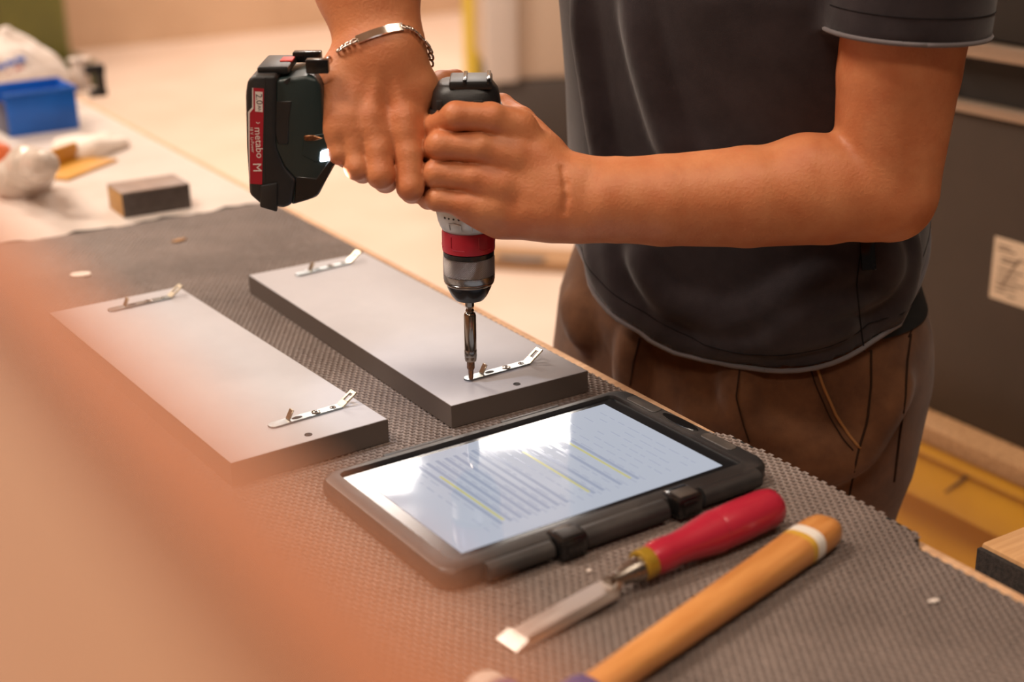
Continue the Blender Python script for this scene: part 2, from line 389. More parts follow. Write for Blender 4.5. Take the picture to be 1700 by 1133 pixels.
# ------------------------------------------------------------------ the setting
def struct(name, lo, hi, mat, rz=TH, bev=0.):
    o = bobj(name, box_bm(lo, hi, bev), mat, rz=rz); return tag(o, kind='structure')
struct('floor', (-5, -3.5, -.1), (6, 9.0, 0), m_floor)
struct('wall_back', (-5, 8.85, 0), (6, 9.0, 4.0), m_wall)
struct('wall_left', (-5.15, -3.5, 0), (-5, 9.0, 4.0), m_wall)
struct('wall_right', (6, -3.5, 0), (6.15, 9.0, 4.0), m_wall)
struct('ceiling', (-5, -3.5, 4.0), (6, 9.0, 4.1), m_ceil)
for i, (x, y, z, sx, sy, w, c) in enumerate(LAMPS):
    e = empty('ceiling_light', (x, y, 4.0), 0, 'ceiling light panel ' + ('over the far wall, left of the yellow post', 'over the far wall, behind the yellow post', 'high on the left beyond the blue bin', 'high on the right above the pale floor machine', 'above the left side of the bench', 'above the dark cabinet and bench end', 'behind the camera above the timber rail')[i], 'light', 'ceiling light panels')
    bm = bmesh.new()
    for lo, hi in (((-sx / 2 - .03, -sy / 2 - .03, -.1), (-sx / 2, sy / 2 + .03, 0)), ((sx / 2, -sy / 2 - .03, -.1), (sx / 2 + .03, sy / 2 + .03, 0)),
                   ((-sx / 2, -sy / 2 - .03, -.1), (sx / 2, -sy / 2, 0)), ((-sx / 2, sy / 2, -.1), (sx / 2, sy / 2 + .03, 0))): box_bm(lo, hi, 0, bm=bm)
    bobj('lamp_frame', bm, m_lampframe, e); box('diffuser', (-sx / 2, -sy / 2, -.1), (sx / 2, sy / 2, -.09), m_diff, e)

# ------------------------------------------------------------------ workbench and mat
E_U = .678                                             # edge of the bench towards the worker
b = empty('workbench', (0, 0, 0), TH, 'long white-topped workbench with a wood edge carrying the dark mat', 'workbench')
box('worktop', (.125, -.45, .855), (E_U, 2.62, BENCH_Z), m_top, b, .002)
box('edge_strip', (E_U + .0002, -.45, .853), (E_U + .0095, 2.62, BENCH_Z - .0005), m_edge, b, .0015)
box('apron', (E_U - .07, -.35, .76), (E_U - .045, 2.52, .8548), m_leg, b, .002); box('apron', (.16, -.35, .76), (.185, 2.52, .8548), m_leg, b, .002)
for uu in (.19, E_U - .145):
    for vv in (-.3, 1.1, 2.42): box('leg', (uu, vv, 0), (uu + .07, vv + .07, .8548), m_leg, b, .003)
box('lower_shelf', (.19, -.3, .2), (E_U - .075, 2.49, .225), m_edge, b, .002)

m_ = empty('anti_slip_mat', (0, 0, 0), TH, 'dark brown woven anti-slip mat covering the near part of the bench', 'mat')
u0, u1, v0, v1 = .128, E_U - .005, -.2, 1.685
# base sheet with a slightly wavy far edge
nv = 40
top = [(u0 + (u1 - u0) * i / nv, v1 + .006 * math.sin(i * .9) + .004 * math.sin(i * 2.3 + 1)) for i in range(nv + 1)]
right = [(u1 + d, v) for v, d in ((.585, 0), (.60, .0150), (.66, .0170), (.74, .0165), (.795, .0150), (.82, 0))]
bobj('base_sheet', prism_bm([(u0, v0), (u1, v0)] + right + top[::-1], BENCH_Z + .0002, BENCH_Z + .0030, 'Z'), m_mat, m_)
pu, pv, hu, hv = .0058, .0048, .00205, .00150          # staggered net: pitch and half hole size
iv = np.arange(int((v1 - .012 - .30) / pv)); iu = np.arange(int((u1 + .020 - u0) / pu))
gu, gv = np.meshgrid(iu, iv, indexing='ij'); cu = (u0 + .004 + (gu + .5 * (gv % 2)) * pu).ravel(); cv = (.30 + (gv + .5) * pv).ravel()
kk = cu < u1 - .003 + np.interp(cv, [.585, .60, .66, .74, .795, .82], [0, .0150, .0170, .0165, .0150, 0]); cu, cv = cu[kk], cv[kk]; n = len(cu)
ou, ov = pu / 2, pv / 2
pt = np.array([[-ou, -ov, 1], [ou, -ov, 1], [ou, ov, 1], [-ou, ov, 1], [-hu, -hv * .8, .8], [hu, -hv, .8], [hu, hv * .8, .8], [-hu, hv, .8], [-hu, -hv * .9, 0], [hu, -hv, 0], [hu, hv * .9, 0], [-hu, hv, 0]])
V = np.zeros((n, 12, 3)); V[:, :, 0] = cu[:, None] + pt[None, :, 0]; V[:, :, 1] = cv[:, None] + pt[None, :, 1]
V[:, 4:, :2] += rng.normal(0, .00016, (n, 1, 2)); V[:, :, 2] = BENCH_Z + .0031 + pt[None, :, 2] * .0021
V[:, 4:8, 2] += rng.normal(0, .00010, (n, 1))
q = np.array([[0, 1, 5, 4], [1, 2, 6, 5], [2, 3, 7, 6], [3, 0, 4, 7], [4, 5, 9, 8], [5, 6, 10, 9], [6, 7, 11, 10], [7, 4, 8, 11]]); Q = (q[None] + (np.arange(n) * 12)[:, None, None]).reshape(-1, 4)
tag(npmesh('woven_net', V.reshape(-1, 3), Q, mat=m_pad, parent=m_), kind='stuff')
MAT_TOP = BENCH_Z + .0054

# ------------------------------------------------------------------ drawer panels and hinge brackets
P1, A1 = np.array([-.2073, .9601]), math.radians(34.36)
P2, A2 = np.array([-.0494, 1.0582]), math.radians(31.78)
PW, PL = .1324, .4159
def panel(o, ang, label, holes):
    e = empty('drawer_front', (o[0], o[1], MAT_TOP), ang, label, 'panel', 'grey drawer fronts')
    box('board', (.0006, .0006, 0), (PW - .0006, PL - .0006, PAN_T), m_panel, e, .0004)
    bm = bmesh.new()
    for lo, hi in (((0, 0, .0002), (PW, .0006, PAN_T - .0003)), ((0, PL - .0006, .0002), (PW, PL, PAN_T - .0003)), ((0, .0008, .0002), (.0006, PL - .0008, PAN_T - .0003)), ((PW - .0006, .0008, .0002), (PW, PL - .0008, PAN_T - .0003))): box_bm(lo, hi, 0, bm=bm)
    bobj('edge_band', bm, m_panel_edge, e)
    for x, y in holes:
        h = bobj('screw_hole', lathe_bm([(.0001, .0001), (.0021, .0001), (.0026, .0003), (.0030, .0004), (.0031, .0001)], 16, False), m_bolt, e, loc=(x, y, PAN_T))
    return e
panel(P1, A1, 'grey drawer front lying nearest the orange rail on the left', [(.0688, .0108)])
panel(P2, A2, 'grey drawer front under the drill, nearer the worker', [(.0674, .0088)])

def bracket():
    """zinc strap: rounded start, two countersunk holes, standing tab, slot, arm bent up with a window"""
    e = empty('hinge_bracket')
    L, w, t = .059, .0050, .0016
    pts = [(-w * math.cos(a) * 1., w * math.sin(a)) for a in np.linspace(-math.pi / 2, math.pi / 2, 9)]
    outline = [(p[0], p[1]) for p in pts] + [(L, w * .9), (L, -w * .9)]
    bobj('strap', prism_bm(outline, 0, t, 'Z', .0003, 1), m_zinc, e, smooth='auto')
    bm = bmesh.new(); a = .60                                       # bent arm with window: frame of four bars
    ca, sa = math.cos(a), math.sin(a); AL = .0165
    M = Matrix(((ca, 0, -sa, L), (0, 1, 0, 0), (sa, 0, ca, .0003), (0, 0, 0, 1)))
    for lo, hi in (((0, -w * .9, 0), (.006, w * .9, t)), ((.006, -w * .9, 0), (AL, -w * .42, t)), ((.006, w * .42, 0), (AL, w * .9, t)), ((AL - .003, -w * .42, 0), (AL, w * .42, t))):
        merge(bm, box_bm(lo, hi, .0003, 1), M)
    bobj('bent_arm', bm, m_zincw, e, smooth='auto')
    bm = bmesh.new(); M = Matrix(((.5, 0, -.866, .0135), (0, 1, 0, .0018), (.866, 0, .5, t - .0004), (0, 0, 0, 1)))
    merge(bm, box_bm((0, -.0030, 0), (.0085, .0030, .0014), .0004, 1), M)
    bobj('standing_tab', bm, m_zincw, e, smooth='auto')
    bobj('slot', prism_bm([(.020 + .0045 * math.cos(q) * (1), .0023 * math.sin(q)) for q in np.linspace(0, 2 * math.pi, 18, endpoint=False)], t - .0002, t + .00012, 'Z'), m_bolt, e)
    for x, r in ((.037, .0028), (.052, .0018)):
        s = bobj('screw', lathe_bm([(r * 1.35, t - .0002), (r * 1.35, t + .0004), (r, t + .0006), (r * .8, t + .0002), (.0002, t + .0002)], 18, False), m_steel, e, loc=(x, 0, 0))
        bobj('recess', lathe_bm([(.0001, 0), (r * .55, 0), (r * .55, .00015), (.0001, .00015)], 6, False), m_bolt, s, loc=(0, 0, t + .0002))
    return e
br = bracket()
places = [(P2, A2, .0410, .0405, .045, 'zinc bracket under the driver bit at the near end of the worked panel'),
          (P1, A1, .0553, .0418, .03, 'zinc bracket at the near end of the left panel'),
          (P2, A2, .0436, .3850, .12, 'zinc bracket at the far end of the panel under the drill'),
          (P1, A1, .0524, .3850, .05, 'zinc bracket at the far end of the left panel')]
for i, (o, ang, x, y, da, lab) in enumerate(places):
    e = br if i == 0 else copy_tree(br)
    e.location = (o[0] + x * math.cos(ang) - y * math.sin(ang), o[1] + x * math.sin(ang) + y * math.cos(ang), MAT_TOP + PAN_T)
    e.rotation_euler = (0, 0, ang + da); tag(e, lab, 'bracket', 'zinc hinge brackets')

# ------------------------------------------------------------------ tablet in rugged case
TA = math.radians(33.39)
tb = empty('tablet', (-.03535, .82917, MAT_TOP), TA, 'tablet in a black rugged case showing a lit order sheet, on the mat', 'tablet')
SW, SL = .2232, .1416
def rrect(x0, y0, x1, y1, r, n=6):
    out = []
    for cx, cy, a0 in ((x1 - r, y1 - r, 0), (x0 + r, y1 - r, 90), (x0 + r, y0 + r, 180), (x1 - r, y0 + r, 270)):
        for i in range(n + 1): a = math.radians(a0 + 90 * i / n); out.append((cx + r * math.cos(a), cy + r * math.sin(a)))
    return out
def ring_loft(secs):                                    # closed loft through rings (a frame)
    bm = bmesh.new(); rr = [[bm.verts.new((x, y, z)) for x, y in s] for s, z in secs]; n = len(rr[0])
    for A, B in zip(rr, rr[1:] + rr[:1]):
        for i in range(n): bm.faces.new((A[i], A[(i + 1) % n], B[(i + 1) % n], B[i]))
    return bm
ox0, oy0, ox1, oy1 = -.0265, -.0215, .2545, .1585
secs = [(rrect(ox0 + .006, oy0 + .006, ox1 - .006, oy1 - .006, .012), 0), (rrect(ox0 + .0015, oy0 + .0015, ox1 - .0015, oy1 - .0015, .015), .0015), (rrect(ox0, oy0, ox1, oy1, .016), .005), (rrect(ox0, oy0, ox1, oy1, .016), .0115),
        (rrect(ox0 + .002, oy0 + .002, ox1 - .002, oy1 - .002, .015), .0148), (rrect(ox0 + .005, oy0 + .005, ox1 - .005, oy1 - .005, .013), .0158), (rrect(-.0125, -.0085, SW + .0145, SL + .0085, .006), .0155), (rrect(-.0115, -.0075, SW + .0135, SL + .0075, .005), .0135), (rrect(-.0115, -.0075, SW + .0135, SL + .0075, .005), .003), (rrect(-.0115, -.0075, SW + .0135, SL + .0075, .005), .0005)]
case = bobj('case_frame', ring_loft(secs), m_case, tb, smooth='auto')
box('back_shell', (-.012, -.008, .0004), (SW + .014, SL + .008, .0035), m_case, tb, .001)
bobj('bezel', prism_bm(rrect(-.0113, -.0073, SW + .0133, SL + .0073, .004), .0036, .0131, 'Z', .0003, 1), m_bezel, tb, smooth='auto')
scr = box('screen', (0, 0, .0131), (SW, SL, .0134), m_screen, tb)
def quads(name, rects, z, mat, parent):
    v, f = [], []
    for x0, y0, x1, y1 in rects:
        k = len(v); v += [(x0, y0, z), (x1, y0, z), (x1, y1, z), (x0, y1, z)]; f.append((k, k + 1, k + 2, k + 3))
    return pydata(name, v, f, mat=mat, parent=parent)
rows, txt, hi = [], [], []
ru = random.Random(3)
for i in range(24):                                     # rows of the order sheet run across the short side
    x = .026 + i * .0078
    if 2 <= i <= 9 or i in (12, 13, 15, 17): rows.append((x, .018, x + .0030, SL - .012))
    y = .014
    while y < SL - .02:
        l = ru.uniform(.004, .016)
        if ru.random() < .8: txt.append((x + .0038, y, x + .0052, min(y + l, SL - .012)))
        y += l + ru.uniform(.002, .006)
for x in (.046, .118, .155): hi.append((x, .022, x + .0022, .105))
quads('sheet_rows', rows, .01347, m_ln1, scr); quads('sheet_text', txt, .01350, m_ln2, scr); quads('sheet_highlights', hi, .01353, m_ln3, scr)
# strap rod and clips along the near edge
def loc_tube(name, a, b, r, mat, parent, n=14):
    return bobj(name, tube_bm([np.array(a) + (np.array(b) - np.array(a)) * i / 3 for i in range(4)], r, n), mat, parent, smooth='auto')
for x0, x1, r in ((.0800, .1500, .0078), (.183, .236, .0072), (.004, .0545, .0062)): loc_tube('rod', (x0, -.0225, .0085), (x1, -.0225, .0085), r, m_case, tb)
for x0 in (.0565, .1555):
    cl = box('clip', (x0, -.0325, .0012), (x0 + .0225, -.012, .0178), m_blackg, tb, .003)
    box('clip_bar', (x0 + .004, -.0338, .006), (x0 + .0185, -.030, .0150), m_blackg, cl, .0012)
    box('clip_lip', (x0 + .003, -.030, .0166), (x0 + .0195, -.018, .0188), m_camo, cl, .0008)
# right-hand rim: recess with dark oval
bobj('camera_recess', prism_bm([(.2455 + .0052 * math.cos(a), .074 + .021 * math.sin(a)) for a in np.linspace(0, 2 * math.pi, 24, endpoint=False)], .0150, .0162, 'Z', .0004, 1), m_blackg, tb, smooth='auto')
for x0, y0, x1, y1 in ((.2400, .100, .2505, .136), (.2405, .012, .2500, .046)):
    bobj('rim_pad', prism_bm(rrect(x0, y0, x1, y1, .004), .0150, .0164, 'Z', .0004, 1), m_camo, tb, smooth='auto')
for x0, x1 in ((.03, .09), (.135, .19)): box('rim_grip', (x0, .1555, .0125), (x1, .1600, .0152), m_case, tb, .001)

# ------------------------------------------------------------------ chisel
ca = uv(.3800, .6335, MAT_TOP); cb = uv(.6140, .661, MAT_TOP)
ang = math.atan2(cb[1] - ca[1], cb[0] - ca[0]); CL = float(np.linalg.norm((cb - ca)[:2]))
ch = empty('chisel', ca, ang, 'red-handled wood chisel lying along the tablet', 'chisel')
def xlathe(prof, n=32): return Matrix(((0, 0, 1, 0), (0, 1, 0, 0), (-1, 0, 0, 0), (0, 0, 0, 1))), lathe_bm(prof, n)
def lathe_x(name, prof, z, mat, parent, n=32, flat=None, smooth='auto'):
    M, b = xlathe(prof, n); bmesh.ops.transform(b, matrix=M, verts=b.verts)
    if flat:
        for q in b.verts: q.co.z *= flat
    bmesh.ops.translate(b, vec=(0, 0, z), verts=b.verts); return bobj(name, b, mat, parent, smooth=smooth)
HZ = .0140
HX = CL - .1195
prof = [(.0085, HX - .001), (.0098, HX), (.0112, HX + .006), (.0112, HX + .014), (.0106, HX + .022), (.0112, HX + .032), (.0136, HX + .050), (.0146, HX + .060), (.0138, HX + .0612), (.0142, HX + .0622), (.0145, HX + .085), (.0142, HX + .108), (.0130, HX + .115), (.0095, HX + .119), (.004, HX + .1205)]
lathe_x('handle', prof, HZ + .0012, m_chisel_red, ch)
lathe_x('ferrule', [(.0092, HX - .009), (.0102, HX - .0082), (.0104, HX - .001), (.0098, HX + .0015)], HZ + .0005, m_brass, ch)
lathe_x('bolster', [(.0042, HX - .036), (.0046, HX - .028), (.0062, HX - .020), (.0082, HX - .014), (.0088, HX - .0085)], HZ - .0012, m_steel, ch)
bw = .0098; bl = HX - .034
st = [(0, bw, bw, .0002, .0006, .0009), (.009, bw, bw * .96, .0004, .0022, .0046), (.012, bw, bw * .70, .0005, .0022, .0052), (bl - .006, bw, bw * .70, .0058, .0078, .0112), (bl, bw * .97, bw * .62, .0064, .0086, .0118), (bl + .004, bw * .6, bw * .4, .0085, .0108, .0142), (bl + .009, .0042, .0034, .0092, .0120, .0160)]
rings = [[(x, -w, z0), (x, w, z0), (x, w, z1), (x, w2, z2), (x, -w2, z2), (x, -w, z1)] for x, w, w2, z0, z1, z2 in st]
bobj('blade', loft_bm(rings), m_blade, ch, smooth='auto')

# ------------------------------------------------------------------ soft-face mallet
ma = uv(.3590, .5465, MAT_TOP); mb = uv(.6270, .6230, MAT_TOP)
ang = math.atan2(mb[1] - ma[1], mb[0] - ma[0]); ML = float(np.linalg.norm((mb - ma)[:2]))
ml = empty('mallet', ma, ang, 'soft-face mallet with flat wooden handle and white ring, nearest the camera', 'mallet')
def osec(x, a, b, z, e=2.6): return [(x, p[0], z + p[1]) for p in superell(a, b, e, 28)]
hz = .0112
def hw(x): return np.interp(x, [0, .04, .10, .20, ML - .03, ML], [.0098, .0100, .0112, .0128, .0138, .0132])
xs = [.024, .04, .07, .11, .15, .19, ML - .055, ML - .036]
bobj('handle', loft_bm([osec(x, hw(x), hw(x) * .78, hz) for x in xs]), m_handle, ml, smooth='auto')
bobj('yellow_ring', loft_bm([osec(x, hw(x) + .0001, hw(x) * .78 + .0001, hz) for x in (ML - .0412, ML - .0355)]), m_yband, ml, smooth='auto')
bobj('white_ring', loft_bm([osec(x, hw(x) + .0002, hw(x) * .78 + .0002, hz) for x in (ML - .0358, ML - .0270)]), m_whiteband, ml, smooth='auto')
bobj('handle_end', loft_bm([osec(x, hw(x) * s, hw(x) * .78 * s, hz) for x, s in ((ML - .0272, 1), (ML - .012, 1), (ML - .004, .92), (ML, .72), (ML + .0015, .4))]), m_handle, ml, smooth='auto')
bobj('blue_collar', loft_bm([osec(x, a, a * .86, hz) for x, a in ((-.012, .0125), (.0, .0135), (.024, .0128), (.028, .0112))]), m_blue, ml, smooth='auto')
Mh = Matrix(((1, 0, 0, -.02), (0, 0, -1, .0), (0, 1, 0, .0165), (0, 0, 0, 1)))
bm = lathe_bm([(.0150, -.026), (.0163, -.024), (.0163, .024), (.0150, .026)], 30); bmesh.ops.transform(bm, matrix=Mh, verts=bm.verts); bobj('head', bm, m_blue, ml, smooth='auto')
for s in (-1, 1):
    bm = lathe_bm([(.0135, s * .0258), (.0160, s * .028), (.0160, s * .036), (.0140, s * .0405), (.008, s * .042)], 30); bmesh.ops.transform(bm, matrix=Mh, verts=bm.verts)
    bobj('striking_face', bm, m_nylon, ml, smooth='auto')

# ------------------------------------------------------------------ cordless drill
TIP = onZ(782, 630, MAT_TOP + PAN_T + .0026)
dr = empty('cordless_drill', TIP, 0, 'black and green cordless drill with red collar, held upright in both hands', 'drill')
dr.rotation_euler = (0, .012, 0)
def part_lathe(name, prof, mat, parent=dr, n=44, **k): return bobj(name, lathe_bm(prof, n, **k), mat, parent, smooth='auto')
ck = part_lathe('chuck', [(.0150, .0805), (.0190, .0850), (.0207, .0880), (.0208, .0925)], m_steel)
part_lathe('knurled_sleeve', [(.0204, .0925), (.0208, .0930), (.0208, .1060), (.0200, .1075)], m_knurl, ck)
part_lathe('chuck_nose', [(.0050, .0700), (.0118, .0705), (.0146, .0740), (.0178, .0808), (.0186, .0838), (.016, .0845)], m_blackg, ck)
part_lathe('nose_band', [(.0190, .0838), (.0199, .0848), (.0203, .0862), (.0196, .087)], m_bit, ck)
part_lathe('dark_ring', [(.0188, .1075), (.0205, .1080), (.0205, .1115), (.0190, .1120)], m_blackg)
tc = part_lathe('torque_collar', [(.0200, .1118), (.0210, .1124), (.0212, .1150), (.0212, .1275), (.0206, .1292), (.0190, .1295)], m_red)
for a0 in (-2.25, -1.15, .2, 1.6, 2.9):
    bm = tube_bm([(.02125 * math.cos(a0 + s), .02125 * math.sin(a0 + s), z) for s, z in ((0, .127), (0, .118), (.12, .1163), (.55, .1163))], .0006, 6); bobj('collar_rib', bm, m_red, tc)
gh = part_lathe('gear_housing', [(.0190, .1290), (.0206, .1296), (.0222, .1320), (.0240, .1370), (.0254, .1440), (.0262, .1540), (.0268, .1640), (.0255, .1660)], m_silver)
for i in range(9): a0 = -2.35 + i * .17; bobj('setting_dot', lathe_bm([(.0001, -.0003), (.0009 if i % 3 else .0013, -.0003), (.0008, .0003), (.0001, .0003)], 8, False), m_dark_print, gh, loc=(.0252 * math.cos(a0), .0252 * math.sin(a0), .1432)).rotation_euler = (math.pi / 2, 0, a0 + math.pi / 2)
for a0 in (-2.0, -1.2): bobj('housing_rib', tube_bm([(r * math.cos(a0 + s), r * math.sin(a0 + s), z) for s, z, r in ((-.22, .1335, .0231), (-.2, .1385, .0246), (0, .1395, .0248), (.2, .1385, .0246), (.22, .1335, .0231))], .0006, 6), m_silver, gh)
def body_sec(z, a, b, e, dy=0, n=40): return [(p[0], p[1] + dy, z) for p in superell(a, b, e, n)]
bobj('motor_housing', loft_bm([body_sec(z, a, b, e) for z, a, b, e in ((.150, .0275, .0275, 2.4), (.158, .0288, .0290, 2.8), (.175, .0292, .0300, 3), (.205, .0286, .0295, 3), (.214, .0280, .0290, 3))], 40), m_green, dr, smooth='auto')
cap = bobj('rear_cap', loft_bm([body_sec(z, a, b, e) for z, a, b, e in ((.2135, .0272, .0282, 3), (.2145, .0276, .0288, 3), (.232, .0268, .0280, 3), (.2405, .0252, .0262, 3), (.2455, .0215, .0222, 3), (.2470, .0190, .0195, 3))], 40), m_black, dr, smooth='auto')
box('cap_ridge', (-.012, -.0235, .2440), (.0205, .016, .2505), m_black, cap, .0016)
box('cap_rib', (-.0015, -.0245, .2480), (.0015, .014, .2520), m_blackg, cap, .0006); box('cap_rib', (.0165, -.0245, .2480), (.0195, .014, .2525), m_blackg, cap, .0006)
for x, wv in ((-.0195, .0022), (-.004, .0030), (.0100, .0036)): box('vent', (x - wv, -.0290, .2300), (x + wv, -.0255, .2370), m_bolt, cap, .0006)
box('vent_glint', (.0060, -.0300, .2275), (.0145, -.0262, .2298), m_copper, cap, .0004)  # tan glint at the vent, put in as a coloured strip
bobj('cap_shoulder', loft_bm([body_sec(z, a, b, e) for z, a, b, e in ((.2200, .0278, .0292, 3.4), (.2220, .0284, .0298, 3.4), (.2262, .0284, .0298, 3.4), (.2280, .0276, .0290, 3.4))], 40), m_black, cap, smooth='auto')
bobj('handle', loft_bm([[(x, p[0], zc + p[1]) for p in superell(a, b_, 2.4, 28)] for x, a, b_, zc in ((-.012, .0155, .024, .196), (-.030, .0155, .021, .199), (-.060, .0160, .0185, .203), (-.085, .0165, .0190, .206), (-.108, .0180, .0200, .206), (-.124, .0210, .0250, .206))]), m_black, dr, smooth='auto')
box('trigger', (-.058, -.008, .168), (-.034, .008, .190), m_blackg, dr, .003)
# foot and battery pack: outlines measured on the near side, given their true width
YF = TIP[1] - .036
def outline(px): return [tuple((onY(x, y, YF) - TIP)[[0, 2]]) for x, y in px]
pack = bobj('battery_pack', prism_bm(outline([(401, 160), (404, 138), (414, 129), (453, 128), (453, 250), (468, 283), (487, 302), (481, 343), (468, 350), (430, 345), (410, 328), (404, 250)]), -.0365, .0365, 'Y', .0038, 3), m_black, dr, smooth='auto')
foot = bobj('battery_foot', prism_bm(outline([(449, 138), (500, 130), (518, 135), (527, 148), (531, 212), (556, 250), (557, 262), (523, 331), (505, 338), (478, 346), (484, 302), (465, 283), (449, 250)]), -.0345, .0345, 'Y', .0042, 3), m_green, dr, smooth='auto')
bobj('side_recess', prism_bm(outline([(452, 172), (478, 172), (474, 200), (473, 244), (456, 244), (451, 225)]), -.0353, -.0340, 'Y', .0006, 1), m_black, foot, smooth='auto')
bobj('lower_shield', prism_bm(outline([(486, 297), (520, 300), (549, 258), (557, 266), (523, 328), (505, 336), (484, 343)]), -.0352, .0340, 'Y', .0008, 1), m_blackg, foot, smooth='auto')
bobj('hook_socket', prism_bm(outline([(498, 229), (514, 228), (531, 233), (516, 238), (500, 238)]), -.0356, -.0338, 'Y', .0006, 1), m_copper, foot, smooth='auto')
bobj('foot_notch', prism_bm(outline([(463, 140), (476, 132), (470, 145)]), -.0350, -.0335, 'Y'), m_bolt, foot)
bobj('pack_latch', prism_bm(outline([(429, 311), (457, 306), (457, 355), (428, 347)]), -.0388, -.0340, 'Y', .0014, 2), m_black, pack, smooth='auto')
bobj('pack_seam', prism_bm(outline([(434, 132), (435, 132), (437, 344), (435.6, 344)]), -.0368, -.0364, 'Y'), m_bolt, pack)
led = bobj('work_light', prism_bm(outline([(527, 255), (546, 248), (553, 253), (552, 261), (541, 270), (526, 272)]), -.0362, -.0338, 'Y', .0005, 1), m_led, dr, smooth='auto')
bobj('work_light_hood', prism_bm(outline([(497, 232), (548, 222), (556, 246), (530, 252), (522, 274), (496, 262)]), -.0350, -.0336, 'Y', .0005, 1), m_green, foot, smooth='auto')
zt = (onY(430, 128, YF) - TIP)[2]
xl = lambda px, y=136: (onY(px, y, YF) - TIP)[0]
box('top_plate', (xl(417), -.026, zt - .002), (xl(470), .028, zt + .0042), m_black, pack, .002)
box('charge_button', (xl(449), -.005, zt + .0036), (xl(470), .013, zt + .0052), pbr('button_red', (206, 62, 56), .5), pack, .0006)
box('slide_rail', (xl(500), -.030, zt - .001), (xl(538), -.020, zt + .0095), m_blackg, foot, .001); box('slide_rail', (xl(463), .020, zt - .001), (xl(512), .031, zt + .0072), m_blackg, foot, .001)
# printed label on the pack: reads downwards
def lab(name, px, y, mat, parent): return bobj(name, prism_bm(outline(px), y - .0002, y, 'Y'), mat, parent)
lb = lab('label', [(413, 150), (432, 151), (431, 310), (410, 309), (407, 190), (414, 184)], -.03655, m_redlabel, pack)
lab('label_edge', [(412.6, 150), (414.2, 150), (415.2, 184), (409, 192), (409.4, 240), (411, 309), (409.4, 309), (406.2, 190), (412.9, 182)], -.03672, m_white_print, lb)
lab('capacity_badge', [(417.4, 156), (430, 156.5), (430.6, 190), (418, 189)], -.03672, m_white_print, lb)
def write(s, size, px, py, mat, parent, rot=0., y=-.0369, sx=1.):
    me = text_mesh(s, size); o = bpy.data.objects.new('lettering', me); COL.objects.link(o); me.materials.append(mat); o.parent = parent
    p = onY(px, py, YF) - TIP; o.matrix_local = Matrix.Translation((p[0], y, p[2])) @ Matrix(((0, 1, 0, 0), (0, 0, -1, 0), (-1, 0, 0, 0), (0, 0, 0, 1))) @ Matrix.Diagonal((sx, 1, 1, 1)); return o
write('2.0', .0068, 424, 168.5, m_dark_print, lb); write('Ah', .0036, 425, 183.5, m_dark_print, lb)
write('metabo', .0076, 424.5, 241, m_white_print, lb, sx=1.02); write('18 V  Li-Power', .0032, 413.6, 236, m_white_print, lb); write('M', .0092, 422, 282, m_white_print, lb); write('›', .0060, 424, 208, m_white_print, lb)
sp = bpy.data.lights.new('work_light_beam', 'SPOT'); sp.energy = .7; sp.spot_size = 1.5; sp.spot_blend = .6; sp.color = (.72, .84, 1); sp.shadow_soft_size = .004
so = bpy.data.objects.new('work_light_beam', sp); COL.objects.link(so); lp = onY(540, 262, YF - .003); so.location = lp + np.array([.004, -.004, -.006])
so.rotation_euler = (Vector(TIP + np.array([.0, -.012, 0])) - Vector(lp)).to_track_quat('-Z', 'Y').to_euler()

bh = empty('bit_holder', TIP, 0, 'slim steel bit holder clamped in the drill chuck', 'bit holder'); bh.rotation_euler = (0, .012, 0)
bobj('sleeve', lathe_bm([(.0030, .0160), (.0046, .0166), (.0050, .0185), (.0050, .0560), (.0044, .0580), (.0030, .0590)], 28), m_bit, bh, smooth='auto')
bobj('grip_ring', lathe_bm([(.0050, .0205), (.00515, .0208), (.00515, .0262), (.0050, .0266)], 28, False), m_steel, bh, smooth='auto')
bobj('shank', lathe_bm([(.0031, .0585), (.0036, .0600), (.0029, .0620), (.0036, .0640), (.0036, .0712)], 6), m_bit, bh)
bobj('driver_bit', lathe_bm([(.0012, -.0004), (.0020, .0016), (.0022, .0080), (.0032, .0100), (.0032, .0165)], 6), m_copper, bh)

# ------------------------------------------------------------------ things at the far end of the bench
def rotbox(name, c, ang, size, mat, parent=None, bev=.001, **k):
    return bobj(name, box_bm((-size[0] / 2, -size[1] / 2, 0), (size[0] / 2, size[1] / 2, size[2]), bev), mat, parent, smooth='auto', loc=c, rz=ang, **k)
# open-fronted blue bin
p0 = onZ(17, 229, BENCH_Z); p1 = onZ(133, 213, BENCH_Z); ang = math.atan2(p1[1] - p0[1], p1[0] - p0[0]); BW = float(np.linalg.norm(p1 - p0)); BD, BH = .085, .064
bn = empty('storage_bin', p0, ang, 'small open blue plastic storage bin at the far end of the bench', 'bin')
t_ = .0025
for nm, lo, hi in (('front_wall', (0, 0, 0), (BW, t_, BH)), ('back_wall', (0, BD - t_, 0), (BW, BD, BH * 1.05)), ('side_wall', (BW - t_, t_, 0), (BW, BD - t_, BH * .96)), ('bin_floor', (t_, t_, 0), (BW - t_, BD - t_, t_))): box(nm, lo, hi, m_bin, bn, .0008)
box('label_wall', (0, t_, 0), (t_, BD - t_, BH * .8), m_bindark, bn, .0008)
bm = bmesh.new()
for lo, hi in (((-.003, -.003, BH - .002), (BW + .003, .001, BH + .004)), ((-.003, BD - .001, BH * 1.05 - .004), (BW + .003, BD + .003, BH * 1.05 + .003)), ((BW - .001, -.003, BH - .004), (BW + .003, BD + .003, BH + .003))): box_bm(lo, hi, .001, bm=bm)
bobj('rim', bm, m_bin, bn, smooth='auto')
